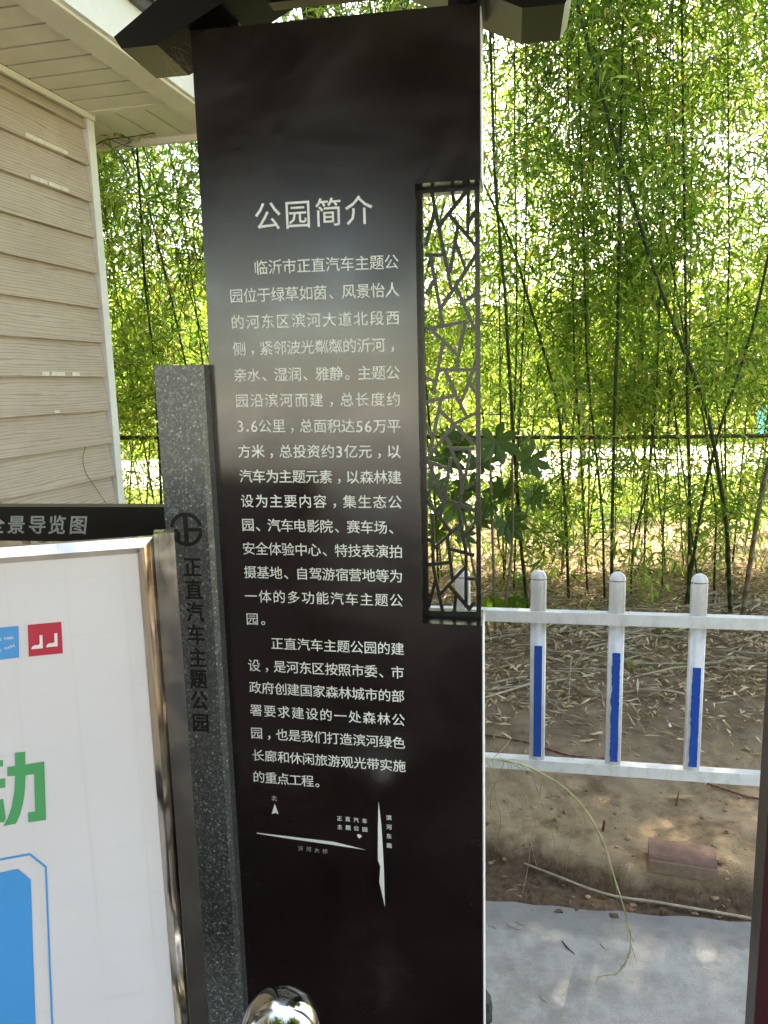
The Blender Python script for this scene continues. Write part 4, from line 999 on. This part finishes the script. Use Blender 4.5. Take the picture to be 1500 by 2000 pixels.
# brick
bm_ = gpt(1333, 1712); zb_r = max(soil_h(bm_.x+dx, bm_.y+dy) for dx in (0,) for dy in (0.0, 0.03))-0.003
b0, b1 = on_z(1266, 1702, zb_r), on_z(1400, 1724, zb_r)
dv = (b1-b0); Lb = dv.length; thb = math.atan2(dv.y, dv.x)
print('brick len', Lb)
bo = empty('paving_brick', (b0.x, b0.y, zb_r), thb, label='worn red-faced kerb brick lying on the sandy soil below the railing', cat='brick')
hh, wb = 0.058, 0.105
bm = bmesh.new()
prof = [(0, 0), (0, hh*0.62), (0.007, hh*0.66), (0.008, hh*0.74), (0.010, hh*0.80)]
for k in range(7):
    a = k/6; prof.append((0.014+(wb-0.014)*a, hh*(0.80+0.20*math.sin((0.12+0.80*a)*math.pi))))
prof += [(wb, 0)]
a_ = [bm.verts.new((0, y, z)) for y, z in prof]; b_ = [bm.verts.new((Lb, y, z)) for y, z in prof]
bm.faces.new(a_); bm.faces.new(b_[::-1])
for k in range(len(prof)): bm.faces.new((a_[k], b_[k], b_[(k+1) % len(prof)], a_[(k+1) % len(prof)]))
o = obj('brick_body', bm, M['brick_body'], bo, bevel=0.002)
o.data.materials.append(M['brick_red'])
for p in o.data.polygons:
    if p.center.z > hh*0.66 and p.normal.z > 0.05: p.material_index = 1
# long pale stick
P = [gpt(962, 1662, None, 0.01), gpt(1060, 1700, None, 0.012), gpt(1180, 1745, None, 0.012), gpt(1290, 1763, None, 0.012), gpt(1400, 1782, None, 0.012), gpt(1475, 1795, None, 0.01)]
bm = bmesh.new(); sp_ = smooth_path(P, 6); tube(bm, sp_, [0.0032+0.0014*(i/len(sp_))+(0.0011 if i % 8 == 0 else 0) for i in range(len(sp_))], 8)
obj('cane', bm, M['stick'], smooth=True, label='long pale dry cane lying along the soil near the concrete edge', cat='cane')
# upright stakes
for (x, y, hgt, lab) in ((1178, 1622, 0.035, 'short wooden peg in the soil left of the brick'), (1322, 1573, 0.055, 'pointed dark splinter standing in soil just below the lower rail'), (1291, 1790, 0.024, 'small wooden peg at the concrete edge under the cane'), (1402, 1802, 0.018, 'small wooden peg at the concrete edge near the red post')):
    p = gpt(x, y); bm = bmesh.new()
    r_ = 0.005
    bmesh.ops.create_cone(bm, cap_ends=True, segments=7, radius1=r_*1.1, radius2=r_*(0.35 if hgt > 0.05 else 0.85), depth=hgt+0.02, matrix=Matrix.Translation((0, 0, hgt/2-0.01)) @ Matrix.Rotation(0.12, 4, 'Y'))
    for v in bm.verts: v.co.x += random.Random(int(v.co.z*1e4)).uniform(-.001, .001)
    o = obj('peg', bm, M['wood'], label=lab, cat='peg'); o.location = p
# drooping dry grass vine in front of the railing
vx = [(905, 1478, 1.75), (960, 1482, 1.80), (1010, 1490, 1.84), (1060, 1512, 1.86), (1110, 1545, 1.87), (1150, 1592, 1.86), (1180, 1650, 1.84), (1200, 1715, 1.82), (1222, 1785, 1.80), (1232, 1835, 1.79), (1226, 1870, 1.77), (1206, 1900, 1.76), (1180, 1905, 1.755), (1128, 1914, 1.75)]
VP_ = []
for x, y, D in vx:
    p = on_y(x, y, D)
    if p.z < 0.006: p = on_z(x, y, 0.006)
    VP_.append(p)
vine = empty('dry_vine', VP_[0], label='long drooping dry yellow grass runner arching down onto the concrete', cat='vine')
o0 = VP_[0]
bm = bmesh.new(); sp_ = smooth_path([p-o0 for p in VP_], 5); tube(bm, sp_, [0.0026*(1-0.6*i/len(sp_))+0.0004 for i in range(len(sp_))], 6)
rnd = random.Random(17)
for i in range(6, len(sp_)-3, 2):
    p = sp_[i]; t = (sp_[i+1]-sp_[i]).normalized(); l = rnd.uniform(0.04, 0.10)
    if p.z+o0.z < 0.12: l *= 0.3
    q1_ = p+t*l*0.6+Vector((rnd.uniform(-.006, .006), rnd.uniform(-.01, .01), -l*0.15)); q2_ = p+t*l*0.9+Vector((rnd.uniform(-.012, .012), rnd.uniform(-.015, .015), -l*0.4))
    if q2_.z+o0.z < 0.004: q2_.z = 0.004-o0.z
    if q1_.z+o0.z < 0.004: q1_.z = 0.004-o0.z
    tube(bm, [p, q1_, q2_], [0.0013, 0.0011, 0.0003], 4)
obj('stem', bm, M['straw'], vine, smooth=True)
strands = [[(962, 1482), (968, 1560), (978, 1600), (967, 1662)], [(1010, 1490), (1022, 1545), (1045, 1600), (1038, 1640), (1030, 1700), (1020, 1745)], [(1035, 1500), (1055, 1560), (1075, 1610), (1090, 1690)], [(1105, 1545), (1125, 1590), (1118, 1620), (1108, 1665), (1106, 1700)], [(990, 1484), (1000, 1530), (1018, 1560), (1022, 1640)], [(945, 1480), (965, 1510), (990, 1560), (1015, 1615)], [(1060, 1515), (1050, 1580), (1040, 1650), (1048, 1690)], [(985, 1484), (975, 1520), (960, 1545), (958, 1580)], [(940, 1500), (975, 1470), (1000, 1440)]]
for st in strands:
    bm = bmesh.new(); pts = [on_y(x, y, 1.82+0.04*k)-o0 for k, (x, y) in enumerate(st)]
    for p in pts: p.z = max(p.z, 0.01-o0.z)
    tube(bm, smooth_path(pts, 5), 0.0009, 4); obj('strand', bm, M['straw'], vine)
# upright thin stalks behind the railing
st_b = gpt(985, 1460)
stalk = empty('dry_stalk', st_b, label='thin dry seed stalk rising behind the railing next to the sign', cat='stalk')
for pts in ([(985, 1460), (1005, 1400), (1018, 1300), (1030, 1220), (1012, 1240)], [(1078, 1395), (1100, 1340), (1135, 1280), (1180, 1215)]):
    p3 = [on_y(x, y, 2.75)-st_b for x, y in pts]; bm = bmesh.new(); tube(bm, smooth_path(p3, 4), 0.0012, 4); obj('stem', bm, M['straw'], stalk)
# twisted wires on the soil
def twisted(P, lab):
    r = empty('twisted_cable', P[0], label=lab, cat='cable'); sp_ = smooth_path([p-P[0] for p in P], 16)
    for ph, mt in ((0, M['cable']), (math.pi, simple('red_wire', (0.25, 0.03, 0.03), 0.5))):
        bm = bmesh.new(); tube(bm, [p+Vector((0, math.cos(i*0.9+ph), math.sin(i*0.9+ph)))*0.0022 for i, p in enumerate(sp_)], 0.0018, 5); obj('wire', bm, mt, r)
twisted([gpt(x, y, None, 0.005) for x, y in ((925, 1432), (975, 1440), (1035, 1452), (1110, 1475), (1180, 1482), (1250, 1500))], 'twisted red and black wire on the soil behind the left picket foot')
twisted([gpt(x, y, None, 0.005) for x, y in ((1380, 1530), (1425, 1545), (1460, 1556), (1500, 1562))], 'twisted red and black wire on the soil under the right end of the lower rail')
# bits on the concrete
def bit(name, pts, r, mat, lab, cat):
    P = [on_z(x, y, r+0.001) for x, y in pts]; bm = bmesh.new(); tube(bm, [p-P[0] for p in P], [r*0.8]+[r]*(len(P)-2)+[r*0.5], 6)
    o = obj(name, bm, mat, label=lab, cat=cat); o.location = P[0]
bit('twig', ((1098, 1838), (1107, 1850), (1122, 1863)), 0.0022, M['twig'], 'small dark twig on the concrete left of the vine tip', 'twig')
bit('twig', ((1172, 1843), (1176, 1848), (1181, 1853)), 0.001, M['twig'], 'tiny dark splinter on the concrete close to the vine', 'twig')
bit('straw', ((1054, 1945), (1062, 1952), (1070, 1958)), 0.0013, M['stick'], 'broken pale straw bit on the concrete nearest the sign foot', 'straw')
bit('straw', ((1097, 1984), (1101, 1976), (1103, 1970)), 0.001, M['stick'], 'short upright-looking straw bit on the concrete near the bottom edge', 'straw')
bit('straw', ((1374, 1889), (1380, 1892), (1386, 1893)), 0.001, M['p_white'], 'tiny white straw bit on the concrete towards the red post', 'straw')
bit('straw', ((1350, 1921), (1356, 1922), (1362, 1922)), 0.0008, M['p_white'], 'tiny white thread bit on the concrete below the cane', 'straw')
bm = bmesh.new()
for (x, y, r_) in ((1000, 1806, 0.010), (1012, 1812, 0.008), (1020, 1804, 0.007), (960, 1808, 0.006), (966, 1812, 0.004), (1008, 1800, 0.006)):
    p = on_z(x, y, 0.001)
    bmesh.ops.create_icosphere(bm, subdivisions=2, radius=1, matrix=Matrix.Translation(p) @ Matrix.Diagonal((r_*1.6, r_, r_*0.22, 1)))
for v in bm.verts: v.co += Vector((mn.noise(v.co*300), mn.noise(v.co*310+Vector((3, 0, 0))), 0))*0.002
obj('crumbled_patch', bm, M['stone'], label='crumbled chips in a broken hollow of the concrete beside the sign', cat='chips', kind='stuff')
# dry leaf on soil
for (x, y, s_, lab) in ((1280, 1622, 0.02, 'curled pale dry leaf on the soil above the brick'), (1330, 1562, 0.06, 'folded dry sheath leaf by the pointed splinter'), (1145, 1450, 0.035, 'dry white leaf cluster on the soil between left and middle pickets')):
    p = gpt(x, y); V = [(-s_, 0.2*s_, 0.003), (-s_*0.3, s_*0.20, s_*0.2), (s_, 0.1*s_, 0.010), (s_*0.1, -s_*0.14, s_*0.16), (0, 0, 0.0)]
    o = pymesh('dry_leaf', V, [(0, 1, 4), (1, 2, 4), (2, 3, 4), (3, 0, 4)], M['litter'], label=lab, cat='dry leaf'); o.location = p
# black bag by the sign foot
p = on_z(938, 2010, 0.0); bm = bmesh.new(); bmesh.ops.create_icosphere(bm, subdivisions=4, radius=1)
for v in bm.verts:
    c0 = v.co.copy(); n_ = 0.22*mn.noise(c0*1.8+Vector((2, 1, 0)))+0.10*mn.noise(c0*5)
    v.co = Vector((c0.x*0.036*(1+n_), c0.y*0.05*(1+n_), 0.042+c0.z*0.043*(1+n_)))
o = obj('black_bag', bm, M['bag'], smooth=True, label='crumpled black cloth bag on the concrete behind the foot of the sign', cat='bag'); o.location = (p.x-0.005, p.y+0.02, 0)
